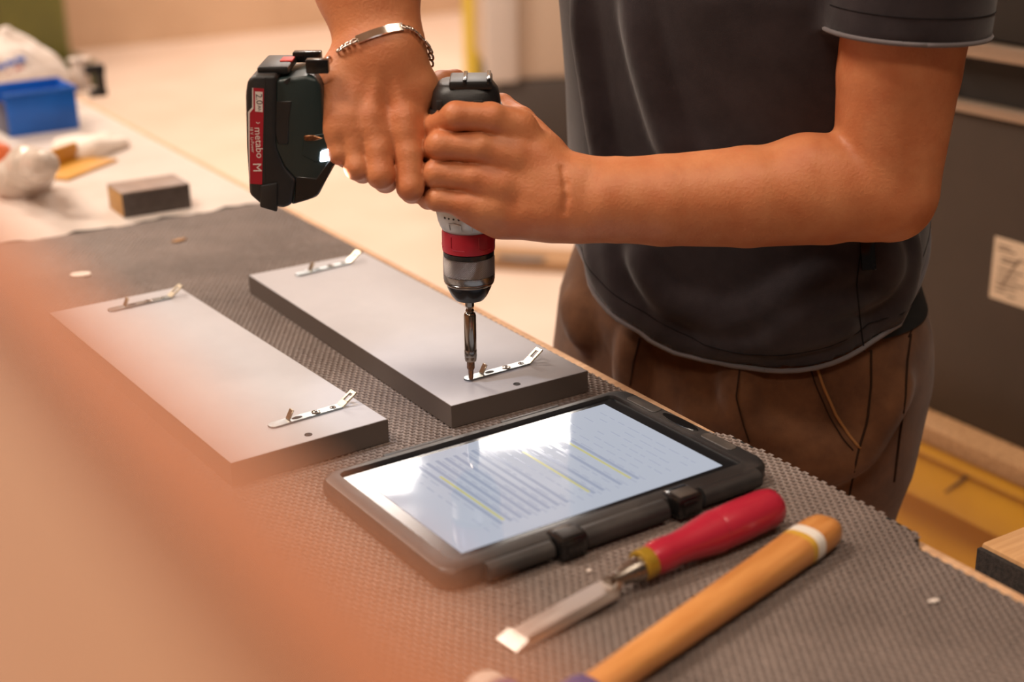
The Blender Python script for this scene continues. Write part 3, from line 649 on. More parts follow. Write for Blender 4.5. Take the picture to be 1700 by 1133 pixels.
# crumpled things as noisy lumps
def lump(name, prims, mat, seed, amp, lo, hi, h=.004, freq=62, **k):
    Vv, Qq = sdf_mesh(Group(*prims), lo, hi, h)
    r = np.random.default_rng(seed); d = np.zeros(len(Vv))
    for i in range(10):
        w = r.normal(0, 1, 3); w *= freq * r.uniform(.5, 1.6) / np.linalg.norm(w); d += (np.abs(np.sin(Vv @ w + r.uniform(0, 6))) - .6) / 5
    cc = Vv.mean(0); nn = Vv - cc; nn /= np.linalg.norm(nn, axis=1)[:, None]; Vv = Vv + nn * (d * amp)[:, None]; Vv[:, 2] = np.maximum(Vv[:, 2], BENCH_Z + .0003)
    o = npmesh(name, Vv - np.array([cc[0], cc[1], 0]), Qq, mat=mat, smooth=True, loc=(cc[0], cc[1], 0)); return o
def wz(x, y, z): return onZ(x, y, z)
def lumpbox(ps, r): ps = np.array(ps); return ps.min(0) - r, ps.max(0) + r
a_, b_, c_ = wz(14, 302, .915), wz(44, 282, .93), wz(74, 272, .968)
tag(lump('plastic_bag', [(Cap(a_, b_, .024, .026), 0), (Cap(b_, c_, .026, .017), .02), (Cap(wz(40, 318, .90), wz(80, 300, .905), .014, .010), .02)], m_bagclear, 4, .020, *lumpbox([a_, b_, c_, wz(80, 300, .9)], .05)), 'crumpled clear plastic bag in front of the blue bin', 'bag')
a_, b_ = wz(-44, 276, .92), wz(-8, 262, .93)
tag(lump('orange_pouch', [(Cap(a_, b_, .026, .022), 0), (Ell(a_, (.05, .03, .025)), .02)], m_orange, 9, .006, *lumpbox([a_, b_], .065)), 'orange pouch half out of frame behind the crumpled clear bag', 'pouch')
a_, b_, c_ = wz(85, 266, .898), wz(150, 250, .903), wz(200, 240, .899)
tag(lump('paper_towel', [(Cap(a_, b_, .014, .017), 0), (Cap(b_, c_, .017, .011), .02), (Cap(wz(100, 246, .905), wz(175, 232, .903), .014, .012), .02)], m_cloth, 12, .011, *lumpbox([a_, b_, c_, wz(175, 232, .91), wz(100, 246, .905)], .04)), 'crumpled white paper towel between blue bin and ochre strip', 'towel')
# white bag standing behind the bin, with coloured print
pb = onZ(60, 165, BENCH_Z); a_ = pb + np.array([-.04, .06, .03]); b_ = pb + np.array([-.055, .07, .075]); c_ = pb + np.array([.045, .05, .02])
bag = tag(lump('carrier_bag', [(Ell(a_, (.075, .045, .05)), 0), (Cap(b_, b_ + np.array([-.008, 0, .03]), .035, .014), .04), (Cap(a_, c_, .035, .016), .04)], m_bag, 21, .012, *lumpbox([a_, b_ + np.array([0, 0, .05]), c_], .09)), 'whitish carrier bag with blue and red print slumped behind the blue bin', 'bag')
for i, (dx, dz, mt) in enumerate(((.0, .058, m_bin), (.018, .064, m_bin), (-.016, .052, m_bin), (.014, .047, m_red), (.0, .041, m_red))):
    rotbox('bag_print', (a_[0] + dx - bag.location[0], a_[1] - .047 - bag.location[1], BENCH_Z + dz), .2, (.016, .003, .008), mt, bag, .0008)
# black clamp and little white reel behind
cl = empty('clamp', onZ(148, 176, BENCH_Z) + np.array([.0, .09, 0]), .5, 'small black clamp standing behind the blue bin', 'clamp')
box('clamp_bar', (-.006, -.008, 0), (.006, .008, .055), m_black, cl, .002); box('jaw', (-.026, -.007, .040), (.008, .007, .056), m_black, cl, .002); box('jaw', (-.022, -.007, 0), (.008, .007, .012), m_black, cl, .002)
rl = empty('tape_reel', onZ(118, 168, BENCH_Z) + np.array([-.01, .11, 0]), 0, 'small white reel behind the blue bin beside the clamp', 'reel')
bobj('reel_body', lathe_bm([(.008, 0), (.020, 0), (.020, .003), (.016, .004), (.016, .052), (.020, .053), (.020, .056), (.008, .056)], 24), m_bag, rl, smooth='auto')
bobj('reel_hole', lathe_bm([(.0001, .0562), (.007, .0562), (.007, .0566), (.0001, .0566)], 16, False), m_bolt, rl)
# ochre angle strip
p0 = onZ(72, 293, BENCH_Z); p1 = onZ(113, 301, BENCH_Z); p2 = onZ(196, 268, BENCH_Z)
ang = math.atan2(p2[1] - p1[1], p2[0] - p1[0]); LL = float(np.linalg.norm(p2 - p1))
ys = empty('angle_strip', p1, ang, 'ochre plastic angle strip on the white worktop by the clear bag', 'strip')
box('base_flange', (0, 0, 0), (LL, .060, .004), m_yel, ys, .001); box('upright_flange', (0, .060, 0), (LL * .93, .066, .027), m_yel, ys, .001)
# film-faced block
p0 = onZ(206, 363, BENCH_Z); p1 = onZ(318, 345, BENCH_Z); pL = onZ(162, 351, BENCH_Z); ang = math.atan2(p1[1] - p0[1], p1[0] - p0[0]); LL = float(np.linalg.norm(p1 - p0)); DD = .060
bk = empty('sanding_block', p0, ang, 'grey-brown film-faced wood block with a raw end on the white worktop', 'block')
box('core', (.0004, .0016, 0), (LL, DD - .0014, .0300), m_blk_end, bk, .0008); box('top_film', (0, 0, .0301), (LL + .0004, DD, .0318), m_blk_top, bk, .0006)
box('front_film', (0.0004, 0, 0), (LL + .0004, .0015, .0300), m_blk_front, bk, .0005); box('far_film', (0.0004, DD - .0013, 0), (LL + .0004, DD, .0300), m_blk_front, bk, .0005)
# scraps
def scrap(name, px, py, size, ang, lab, mat, cat='scrap'):
    p = onZ(px, py, MAT_TOP); r = random.Random(px); n = 9
    poly = [(size[0] * math.cos(a) * r.uniform(.7, 1.05), size[1] * math.sin(a) * r.uniform(.7, 1.05)) for a in np.linspace(0, 2 * math.pi, n, endpoint=False)]
    o = bobj(name, prism_bm(poly, 0, .0016, 'Z', .0004, 1), mat, loc=p, rz=ang); tag(o, lab, cat); return o
scrap('paper_scrap', 132, 458, (.014, .009), .3, 'torn white paper scrap on the mat beside the left panel', m_flake)
scrap('wood_chip', 298, 400, (.012, .005), .8, 'tan wood chip on the far part of the mat', m_chip, 'chip')
scrap('wood_chip', 1550, 1000, (.0045, .0018), .2, 'pale wood chip on the mat near its right edge', m_flake, 'chip')
scrap('wood_chip', 978, 950, (.0022, .0016), .2, 'tiny pale chip on the mat beside the chisel blade', m_flake, 'chip')

# ------------------------------------------------------------------ foreground rail close to the camera
RZ, RU = 1.318, .0405
rl = empty('timber_rail', (0, 0, 0), TH, 'blurred orange-brown timber rail in the left foreground', 'rail')
box('rail_body', (RU - .11, -.5, RZ - .05), (RU - .0122, .62, RZ), m_rail, rl, .002)
box('groove', (RU - .0120, -.5, RZ - .05), (RU - .0062, .62, RZ - .004), m_groove, rl, .0005)
box('front_lip', (RU - .006, -.5, RZ - .05), (RU, .62, RZ), m_lip, rl, .001)
for vv in (-.45, .5): box('post', (RU - .095, vv, 0), (RU - .03, vv + .07, RZ - .0502), m_leg, rl, .003)

# ------------------------------------------------------------------ right: cabinet on a yellow lift trolley
CU = 1.55
def onU(x, y, u): d = ray(x, y); return CAMP + d * (u / (d @ BU))
def uvz(P): return float(P @ BU), float(P @ BV), float(P[2])
cl_ = uvz(onU(1527, 420, CU)); cbm = uvz(onU(1600, 704, CU)); s1a = uvz(onU(1650, 178, CU)); s1b = uvz(onU(1650, 195, CU)); s2a = uvz(onU(1650, 73, CU)); s2b = uvz(onU(1650, 98, CU)); sblk = uvz(onU(1650, 105, CU))
zb, vL = cbm[2], cl_[1]; vR = vL - 1.2
cab = empty('cabinet', (0, 0, 0), TH, 'tall dark brown cabinet with pale metal strips behind the worker', 'cabinet')
box('carcass', (CU + .022, vR, zb), (CU + .6, vL, 1.75), m_cabblack, cab, .002)
box('door', (CU, vR, zb), (CU + .020, vL - .004, s1b[2] - .002), m_cab, cab, .001)
box('pull_strip', (CU - .006, vR, s1b[2]), (CU + .02, vL - .004, s1a[2]), m_alu, cab, .001)
box('drawer_gap', (CU + .014, vR, s1a[2] + .001), (CU + .0215, vL - .004, s2b[2] - .001), m_cabblack, cab)
box('pull_strip', (CU - .012, vR, s2b[2]), (CU + .02, vL - .004, s2a[2]), m_alu, cab, .001)
box('upper_front', (CU + .004, vR, s2a[2] + .004), (CU + .0215, vL - .004, 1.75), m_cabblack, cab, .001)
box('edge_trim', (CU - .001, vL - .0038, zb), (CU + .6, vL, 1.75), m_alu, cab, .0005)
l0 = uvz(onU(1653, 392, CU)); l1 = uvz(onU(1646, 494, CU))
lbz = empty('paper_label', uv(CU - .0006, l0[1], l1[2]), TH, 'pale paper label stuck on the dark cabinet door', 'label')
LH = l0[2] - l1[2]; LWd = LH * 1.0
pap = box('paper', (-.0004, -LWd, 0), (.0004, 0, LH), m_paper, lbz)
bm = bmesh.new()
for k_, (y0, y1, z0, z1) in enumerate([(.08, .32, .86, .89), (.08, .42, .80, .83), (.16, .52, .68, .71), (.16, .46, .62, .65), (.12, .6, .50, .53), (.12, .5, .40, .43), (.1, .66, .30, .33), (.1, .5, .22, .25), (.1, .3, .14, .17), (.34, .5, .10, .13)]): box_bm((-.0007, -LWd * y1, LH * z0), (-.0005, -LWd * y0, LH * z1), 0, bm=bm)
bobj('printed_lines', bm, m_ink, lbz)
bm = tube_bm([(-.0006, -LWd * .22, LH * .24), (-.0006, -LWd * .34, LH * .48), (-.0006, -LWd * .5, LH * .74), (-.0006, -LWd * .62, LH * .72)], .0010, 6); bobj('pen_stroke', bm, m_ink, lbz)
tr = empty('lift_trolley', (0, 0, 0), TH, 'yellow steel lift trolley with chipboard deck under the dark cabinet', 'trolley')
box('deck_board', (CU - .05, vR, zb - .026), (CU + .6, vL + .30, zb - .001), m_chip, tr, .001)
zy = uvz(onU(1600, 862, CU - .03))[2]
box('deck_frame', (CU - .035, vR, zy), (CU + .6, vL + .28, zb - .0262), m_steel_yel, tr, .004)
box('lower_frame', (CU + .03, vR, zy - .17), (CU + .56, vL + .24, zy - .0005), m_steel_yel, tr, .004)
box('frame_lip', (CU - .045, vR, zb - .050), (CU - .034, vL + .29, zb - .0265), m_steel_yel, tr, .002)
for vv in (vL + .1, vR + .1): box('trolley_leg', (CU + .1, vv, .1), (CU + .18, vv + .08, zy - .17), m_steel_yel, tr, .004)
for vv in (vL + .14, vR + .14):
    wb = lathe_bm([(.0001, -.02), (.044, -.02), (.05, -.014), (.05, .014), (.044, .02), (.0001, .02)], 28, False); bmesh.ops.transform(wb, matrix=Matrix.Rotation(math.pi / 2, 4, 'Y'), verts=wb.verts); bobj('wheel', wb, m_black, tr, smooth='auto', loc=(CU + .14, vv, .05))
sc_ = [uvz(onU(x, y, CU - .0365)) for x, y in ((1568, 818), (1590, 803), (1606, 790), (1612, 776))]
bobj('scratch', tube_bm([np.array([CU - .0352, q[1], q[2]]) for q in sc_], [.0015, .003, .004, .0015], 6), m_scratch, tr)

# block on a trestle at the lower right
TU = .80
q0 = uvz(onU(1622, 903, TU)); q1 = uvz(onU(1622, 948, TU))
ts = empty('trestle', (0, 0, 0), TH, 'wooden trestle block with black felt face at the right end of the bench', 'trestle')
TZ, TH_ = q0[2], max(q0[2] - q1[2], .01)
box('top_block', (TU + .004, q0[1] - .36, TZ - TH_ - .06), (TU + .16, q0[1], TZ), m_blockwood, ts, .003)
box('felt_face', (TU - .001, q0[1] - .36, TZ - TH_ - .05), (TU + .0038, q0[1] - .001, TZ - .0030), m_felt, ts, .0008)
for vv in (q0[1] - .07, q0[1] - .34):
    for uu in (TU + .02, TU + .10): box('leg', (uu, vv, 0), (uu + .045, vv + .045, TZ - TH_ - .0602), m_blockwood, ts, .003)

# ------------------------------------------------------------------ hall behind
gm = empty('green_machine', (0, 0, 0), TH, 'olive green machine standing on the floor behind the far bench end', 'machine')
g0 = onZ(92, 150, 0); gu, gv = float(g0 @ BU), float(g0 @ BV)
box('machine_column', (gu - .75, gv, .08), (gu + .12, gv + .6, 1.9), m_olive, gm, .06)
box('machine_base', (gu - .85, gv - .12, 0), (gu + .22, gv + .7, .14), m_darkgreen, gm, .03)
bobj('knob', lathe_bm([(.0001, 0), (.05, 0), (.05, .03), (.04, .04), (.0001, .04)], 20, False), m_black, gm, smooth='auto', loc=(gu - .3, gv - .001, .45)).rotation_euler = (math.pi / 2, 0, 0)
yp = onZ(795, 175, 0)
po = empty('yellow_post', (yp[0], yp[1], 0), TH, 'yellow post standing on the pale floor behind the drill', 'post')
box('shaft', (-.05, -.05, .012), (.05, .05, 2.2), m_yellowpost, po, .008); box('foot_plate', (-.09, -.09, 0), (.09, .09, .012), m_yellowpost, po, .003)
mp = onZ(822, 258, 0)
mc = empty('floor_machine', (mp[0], mp[1], 0), TH * .2, 'pale machine cabinet on a dark plinth beside the yellow post', 'machine')
hz = (258 - 137) / FPX * float((mp - CAMP) @ F)
box('plinth', (0.02, 0, 0), (1.4, .8, hz), m_plinth, mc, .01); box('housing', (0.0, .02, hz + .001), (1.38, .8, hz + 1.1), m_machine, mc, .02); box('corner_post', (-.03, -.02, hz + .001), (.1, .05, hz + 1.3), m_machine2, mc, .01)
bp = onZ(840, 448, 0)
bd = empty('floor_board', (bp[0], bp[1], 0), -.25, 'tan board lying on the floor between drill and worker', 'board'); box('board', (-.1, 0, 0), (.9, .16, .03), m_chip, bd, .003); box('edge_mark', (-.03, -.001, .031), (.12, .05, .034), m_black, bd, .002)
bx_ = onZ(850, 418, 0)
wbx = empty('white_box', (bx_[0], bx_[1] + .25, 0), -.25, 'low white box on the floor behind the tan board', 'box'); box('box_body', (-.12, 0, 0), (.8, .4, .10), m_bag, wbx, .006); box('lid', (-.125, -.005, .1002), (.805, .405, .125), m_bag, wbx, .004)
# ------------------------------------------------------------------ the worker
G_ = np.array([-.71, -.71, 0]) / np.linalg.norm([.71, .71]); LFT = np.array([.71, -.71, 0]) / np.linalg.norm([.71, .71])   # facing / his left
YAW = math.atan2(LFT[1], LFT[0])
def C2(a, b, r, r2=None): return Cap(W(*a), W(*b), r, r2)
def finger(*ch, k=.003):
    """ch: (px, py, depth, radius) joints"""
    it = []
    for p, q in zip(ch, ch[1:]): it.append((Cap(W(*p[:3]), W(*q[:3]), p[3], q[3]), k))
    return Group(*it)
# right hand: on the handle, back of the hand to the camera
r_index = finger((672, 206, 1.1035, .0112), (678, 255, 1.0985, .0108), (681, 311, 1.0965, .0102), (684, 318, 1.118, .0090), (690, 300, 1.138, .0078))
r_mid = finger((617, 206, 1.1010, .0114), (627, 250, 1.0955, .0110), (632, 290, 1.0935, .0106), (640, 300, 1.115, .0092), (650, 282, 1.134, .0080))
r_ring = finger((580, 208, 1.0990, .0100), (588, 245, 1.0950, .0094), (592, 279, 1.0930, .0090), (602, 286, 1.113, .0082), (614, 268, 1.131, .0075))
r_pink = finger((556, 206, 1.0985, .0088), (559, 230, 1.0960, .0085), (563, 255, 1.0945, .0082), (573, 262, 1.113, .0072), (584, 248, 1.128, .0064))
r_thumb = finger((690, 150, 1.112, .0130), (716, 150, 1.136, .0112), (733, 138, 1.158, .0098), (757, 131, 1.168, .0080))
rp = [(C2((652, 86, 1.107), (672, 212, 1.1055), .0150, .0112), 0), (C2((632, 84, 1.105), (617, 212, 1.1030), .0155, .0114), .014), (C2((612, 86, 1.107), (581, 214, 1.1010), .0150, .0100), .014), (C2((592, 92, 1.107), (557, 212, 1.0995), .0140, .0090), .014),
      (C2((568, 116, 1.107), (552, 182, 1.1020), .0135, .0118), .016), (C2((556, 134, 1.103), (555, 196, 1.0990), .0118, .0096), .014), (C2((664, 92, 1.110), (694, 146, 1.112), .0135, .0125), .014), (C2((694, 146, 1.112), (684, 205, 1.110), .0120, .0095), .012), (C2((590, 130, 1.114), (670, 136, 1.113), .016, .016), .016),
      (C2((560, 214, 1.1010), (676, 226, 1.1070), .0075, .0085), .012)]
for (x, y, t) in ((672, 202, 1.0955), (615, 199, 1.0925), (577, 201, 1.0920), (553, 203, 1.0935)): rp.append((Cap(W(x, y - 3, t), W(x, y + 10, t), .0048), .014))
for a, b in (((628, 112, 1.0915), (615, 190, 1.0905)), ((652, 112, 1.0945), (671, 192, 1.0945)), ((606, 116, 1.0935), (579, 192, 1.0905))): rp.append((C2(a, b, .0022), .010))
rp += [(C2((636, 88, 1.108), (629, 62, 1.112), .0220, .0210), .016), (C2((610, 86, 1.109), (606, 60, 1.113), .0205, .0200), .016), (C2((656, 84, 1.109), (652, 58, 1.113), .0200, .0200), .016)]
elbR = np.array([-.150, 1.215, 1.415]); shR = np.array([.075, 1.385, 1.385])
rp += [(Cap(W(612, 62, 1.113), W(592, -20, 1.118), .0205, .0300), .012), (Cap(W(648, 60, 1.113), W(632, -20, 1.118), .0205, .0300), .012), (Cap(W(608, -20, 1.118), elbR, .0345, .0430), .02), (Cap(elbR, shR, .0440, .058), .015)]
RHAND = Group((Group((r_index, 0), (r_mid, .0012), (r_ring, .0012), (r_pink, .0012), (r_thumb, .0012)), 0), (Group(*rp), .0100))
# left hand: wrapped round the motor housing
l_index = finger((862, 209, 1.107, .0112), (815, 195, 1.0910, .0112), (757, 192, 1.0855, .0106), (722, 210, 1.104, .0094), (719, 225, 1.130, .0078))
l_mid = finger((846, 256, 1.1035, .0114), (795, 245, 1.0935, .0113), (732, 241, 1.0915, .0109), (710, 248, 1.114, .0094), (712, 254, 1.134, .0080))
l_ring = finger((828, 306, 1.1040, .0110), (785, 295, 1.0980, .0110), (725, 288, 1.0980, .0106), (706, 292, 1.116, .0092), (710, 296, 1.136, .0080))
l_pink = finger((812, 347, 1.1070, .0102), (770, 338, 1.1020, .0097), (727, 331, 1.1020, .0090), (711, 330, 1.118, .0080), (714, 332, 1.134, .0070))
l_thumb = finger((905, 255, 1.128, .0150), (862, 205, 1.146, .0135), (832, 178, 1.166, .0108), (800, 186, 1.182, .0090))
lp_ = [(C2((932, 292, 1.119), (854, 213, 1.1085), .0155, .0114), 0), (C2((928, 308, 1.114), (838, 258, 1.1075), .0160, .0116), .014), (C2((924, 332, 1.114), (820, 307, 1.1075), .0160, .0112), .014), (C2((922, 352, 1.117), (804, 347, 1.1105), .0150, .0102), .014),
       (C2((916, 366, 1.122), (830, 364, 1.1180), .0140, .0130), .014), (C2((926, 292, 1.126), (874, 230, 1.134), .0160, .0140), .014), (C2((830, 364, 1.1180), (772, 349, 1.1130), .0120, .0080), .012),
       (C2((834, 222, 1.1055), (802, 345, 1.1110), .0085, .0085), .014), (C2((880, 270, 1.114), (880, 345, 1.116), .0160, .0160), .02)]
for (x, y, t) in ((861, 208, 1.0995), (848, 257, 1.0975), (829, 307, 1.0985), (813, 348, 1.1030)): lp_.append((Cap(W(x + 4, y, t), W(x - 10, y, t), .0050), .015))
for a, b in (((915, 306, 1.1040), (854, 260, 1.1005)), ((912, 328, 1.1030), (838, 309, 1.1010)), ((914, 288, 1.1085), (868, 217, 1.1060))): lp_.append((C2(a, b, .0022), .011))
ELB = W(1466, 314, 1.150)
lp_ += [(C2((926, 312, 1.118), (965, 313, 1.120), .0210, .0215), .014), (C2((926, 348, 1.120), (965, 350, 1.122), .0215, .0225), .014),
        (C2((965, 311, 1.120), (1020, 312, 1.124), .0215, .0240), .012), (C2((965, 350, 1.122), (1020, 350, 1.126), .0225, .0250), .012), (C2((1000, 332, 1.124), (1100, 333, 1.130), .0325, .0355), .003),
        (C2((1100, 333, 1.130), (1240, 327, 1.138), .0355, .0398), .003), (C2((1240, 327, 1.138), (1370, 322, 1.146), .0398, .0400), .003), (Cap(W(1370, 322, 1.146), ELB, .0400, .0385), .003),
        (C2((1474, 334, 1.152), (1490, 346, 1.157), .0290, .0220), .020), (C2((1340, 268, 1.132), (1420, 288, 1.138), .0190, .0220), .025)]
shL = ELB + np.array([.015, -.012, .315])
def upper(s): return ELB + (shL - ELB) * s
lp_ += [(Cap(ELB + np.array([.002, 0, .004]), upper(.3), .0415, .0470), .009), (Cap(upper(.3), upper(.62), .0470, .0535), .003), (Cap(upper(.62), shL, .0535, .0570), .003)]
_lh = Group(*lp_)
_gp = [hit(_lh, x, y) for x, y in ((934, 280), (939, 305), (940, 330), (936, 352))]
lp_ += [(Cap(p, q, .0011), .004, 'sub') for p, q in zip(_gp, _gp[1:]) if p is not None and q is not None]
LHAND = Group((Group((l_index, 0), (l_mid, .0012), (l_ring, .0012), (l_pink, .0012), (l_thumb, .0012)), 0), (Group(*lp_), .0100))
# neck, head and the hidden trunk that joins the arms
neck0 = np.array([.195, 1.235, 1.43]); headc = np.array([.115, 1.155, 1.600])
fd = TIP + np.array([0, 0, .1]) - headc; fd /= np.linalg.norm(fd); sd = np.cross(fd, [0, 0, 1.]); sd /= np.linalg.norm(sd); ud = np.cross(sd, fd)
HM = np.stack([sd, fd, ud])
def hp(x, y, z): return headc + sd * x + fd * y + ud * z
head = [(Ell(hp(0, -.012, .02), (.074, .096, .098), HM), 0), (Ell(hp(0, .030, -.045), (.056, .058, .066), HM), .03), (Cap(neck0, hp(0, -.03, -.05), .060, .056), .03), (Ell(hp(0, .074, -.098), (.024, .020, .018), HM), .02),
        (Cap(hp(0, .088, .010), hp(0, .108, -.032), .007, .012), .012), (Ell(hp(-.012, .096, -.035), (.009, .010, .007), HM), .006), (Ell(hp(.012, .096, -.035), (.009, .010, .007), HM), .006),
        (Cap(hp(-.045, .074, .030), hp(.045, .074, .030), .010), .014), (Ell(hp(0, .086, -.062), (.022, .011, .007), HM), .006), (Ell(hp(0, .084, -.074), (.020, .011, .008), HM), .006)]
for s in (-1, 1):
    head += [(Ell(hp(.032 * s, .086, .012), (.016, .014, .012), HM), .008, 'sub'), (Ell(hp(.075 * s, -.008, -.005), (.008, .020, .032), HM), .006), (Ell(hp(.083 * s, .002, -.002), (.006, .010, .018), HM), .004, 'sub')]
trunk = [(Cap(shL, neck0 + np.array([0, 0, -.05]), .050, .055), 0), (Cap(shR, neck0 + np.array([0, 0, -.05]), .050, .055), .03), (Cap(neck0 + np.array([0, 0, -.05]), np.array([.222, 1.33, .96]), .055, .05), .03)]
BODY = Group((RHAND, 0), (LHAND, .0), (Group(*head), 0), (Group(*trunk), .02))
Vb, Qb = sdf_mesh(BODY, (-.23, 1.0, .84), (.46, 1.56, 1.73), .00165)
person = npmesh('person', Vb - np.array([.22, 1.33, 0]), Qb, mat=m_skin, smooth=True, loc=(.22, 1.33, 0))
tag(person, 'person in charcoal t-shirt and brown trousers bending over the bench, both hands on the drill', 'person')
PO = np.array([.22, 1.33, 0])
def pchild(o): o.parent = person; o.location = Vector(-PO); return o
def pmesh(name, V, Q, mat): return npmesh(name, np.asarray(V) - PO, Q, mat=mat, parent=person, smooth=True)
def ptube(name, pts, r, mat, parent, n=6): return bobj(name, tube_bm([np.asarray(p) - PO for p in pts], r, n), mat, parent, smooth=True)
for s in (-1, 1):
    bm = bmesh.new(); bmesh.ops.create_uvsphere(bm, u_segments=20, v_segments=12, radius=.0118); ey = bobj('eye', bm, m_eye, person, True, loc=hp(.032 * s, .077, .012) - PO)
    bm = bmesh.new(); bmesh.ops.create_uvsphere(bm, u_segments=14, v_segments=8, radius=.0055); bobj('iris', bm, m_iris, ey, True, loc=fd * .0078)
HAIR = Group((Ell(hp(0, -.020, .030), (.083, .102, .100), HM), 0), (Cap(hp(0, -.085, -.01), hp(0, -.075, -.05), .035, .02), .03), (Half(hp(0, .052, .02), fd * .8 - ud * .6), .012, 'cut'), (Half(hp(0, 0, -.055), -ud), .01, 'cut'), (Ell(hp(-.078, 0, -.01), (.016, .024, .034), HM), .006, 'sub'), (Ell(hp(.078, 0, -.01), (.016, .024, .034), HM), .006, 'sub'))
Vh, Qh = sdf_mesh(HAIR, headc - .14, headc + .15, .004); pmesh('hair', Vh, Qh, m_hair)

# t-shirt
TORSO = Stack([(.84, .220, 1.33, .182, .140), (.92, .220, 1.33, .180, .138), (1.02, .219, 1.315, .176, .136), (1.12, .217, 1.297, .182, .134), (1.22, .213, 1.275, .188, .134), (1.32, .208, 1.255, .192, .122), (1.39, .202, 1.242, .168, .100), (1.435, .197, 1.236, .090, .075)], YAW, 2.15)
axL = (ELB - shL) / np.linalg.norm(ELB - shL); hemL = shL + axL * .190
slL0, slL1 = shL + np.array([0, 0, .012]), shL + axL * .27
def sleeveL(): return Cap(slL0, slL1, .0660, .0615)
SLEEVES = Group((sleeveL(), 0), (Cap(shR, shR + (elbR - shR) * .62, .070, .064), 0))
SH0 = Group((TORSO, 0), (Group((SLEEVES.items[0][0], 0)), .045), (Group((SLEEVES.items[1][0], 0)), .05))
def ridge(base, px, r, k, lift=-.35): 
    P = surf_line(base, px, 9, r * lift); return [(Cap(a, b, r), k) for a, b in zip(P, P[1:])]
TB = Group((TORSO, 0))
folds = []
for px, r in (([(966, 10), (978, 100), (992, 200), (1012, 300)], .010), ([(1052, 5), (1070, 90), (1100, 190), (1125, 262)], .011), ([(1008, 420), (1030, 480), (1075, 530), (1130, 556)], .010), ([(985, 410), (1005, 470), (1050, 530)], .009),
              ([(1180, 545), (1270, 510), (1350, 470), (1432, 440)], .010), ([(1100, 560), (1200, 575), (1300, 566), (1400, 540)], .008), ([(1462, 470), (1474, 440), (1466, 412)], .009), ([(1480, 520), (1500, 460), (1508, 410)], .009), ([(1280, 545), (1370, 505), (1450, 478)], .009), ([(1060, 430), (1110, 500), (1200, 530)], .009)):
    folds += ridge(TB, px, r, .016)
hemp = [hit(TB, x, y) for x, y in ((966, 405), (1010, 490), (1080, 552), (1170, 588), (1280, 602), (1380, 596), (1450, 572), (1490, 530))]
hemp = np.array([p for p in hemp if p is not None]); A = np.c_[hemp[:, :2] - PO[:2], np.ones(len(hemp))]; hc, *_ = np.linalg.lstsq(A, hemp[:, 2], rcond=None)
hn = np.array([hc[0], hc[1], -1.]); ho = np.array([PO[0], PO[1], hc[2]])
axR = (elbR - shR) / np.linalg.norm(elbR - shR); hemR = shR + axR * .15
SLV = [Group((sleeveL(), 0), (Half(hemL, axL), .002, 'cut')), Group((Cap(shR, shR + (elbR - shR) * .62, .070, .064), 0), (Half(hemR, axR), .002, 'cut'))]
SHIRT = Group((Group((TORSO, 0), *folds, (Half(ho, hn), .003, 'cut')), 0), (SLV[0], .012), (SLV[1], .03), (Cap(neck0 + np.array([0, 0, .0]), neck0 + (hp(0, -.03, -.05) - neck0) * 1.0, .0), 0), (Cap(neck0 + np.array([-.004, -.004, .008]), hp(0, -.03, -.05), .066, .064), .006, 'sub'))
SHIRT.items.pop(3)
Vs, Qs = sdf_mesh(SHIRT, (-.12, .98, .82), (.50, 1.62, 1.50), .0036)
# small soft wrinkles
rr = np.random.default_rng(5); WV = []
for i in range(8):
    w = rr.normal(0, 1, 3); WV.append((w / np.linalg.norm(w) * rr.uniform(25, 70), rr.uniform(0, 6)))
def wrinkle(P, amp=.003):
    P = np.atleast_2d(np.asarray(P, float)); nz_ = sum(np.sin(P @ w + f) for w, f in WV) / len(WV); gr = P - PO; gr[:, 2] = 0; gr /= np.linalg.norm(gr, axis=1)[:, None] + 1e-9
    return P + gr * (nz_ * amp)[:, None]
Vs = wrinkle(Vs)
shirt = pmesh('t_shirt', Vs, Qs, m_shirt)
# hem edges, seam and little loop tag follow the cloth
SHF = Group((Group((TORSO, 0), *folds), 0))
def ring_on(f, o, n, rad_dirs, e=0.):
    out = []
    for d in rad_dirs:
        lo_, hi_ = 0., .35
        for _ in range(22):
            mid = (lo_ + hi_) / 2; p = o + d * mid
            if float(f(p.astype(np.float32)[None])[0]) < 0: lo_ = mid
            else: hi_ = mid
        out.append(o + d * (lo_ + e))
    return out
def plane_dirs(n, k=90):
    n = n / np.linalg.norm(n); a = np.cross(n, [1., 0, 0]); a /= np.linalg.norm(a); b_ = np.cross(n, a); return [a * math.cos(q) + b_ * math.sin(q) for q in np.linspace(0, 2 * math.pi, k)]
ptube('hem', wrinkle(ring_on(SHF, ho, hn, plane_dirs(hn), .0006)), .0022, m_hem, shirt)
ptube('hem_stitching', wrinkle(ring_on(SHF, ho - hn / np.linalg.norm(hn) * .018, hn, plane_dirs(hn), .0003)), .0004, m_shirt_dark, shirt)
ptube('sleeve_hem', wrinkle(ring_on(SLV[0].items[0][0], hemL - axL * .001, axL, plane_dirs(axL, 50), -.0004)), .0020, m_hem, shirt)
ptube('sleeve_stitching', wrinkle(ring_on(SLV[0].items[0][0], hemL - axL * .020, axL, plane_dirs(axL, 50), .0002)), .0004, m_shirt_dark, shirt)
ptube('side_seam', wrinkle(surf_line(SHF, [(1432, 400), (1422, 470), (1428, 540), (1434, 584)], 16, .0002)), .0006, m_shirt_dark, shirt)
tp = hit(SHF, 1440, 418)
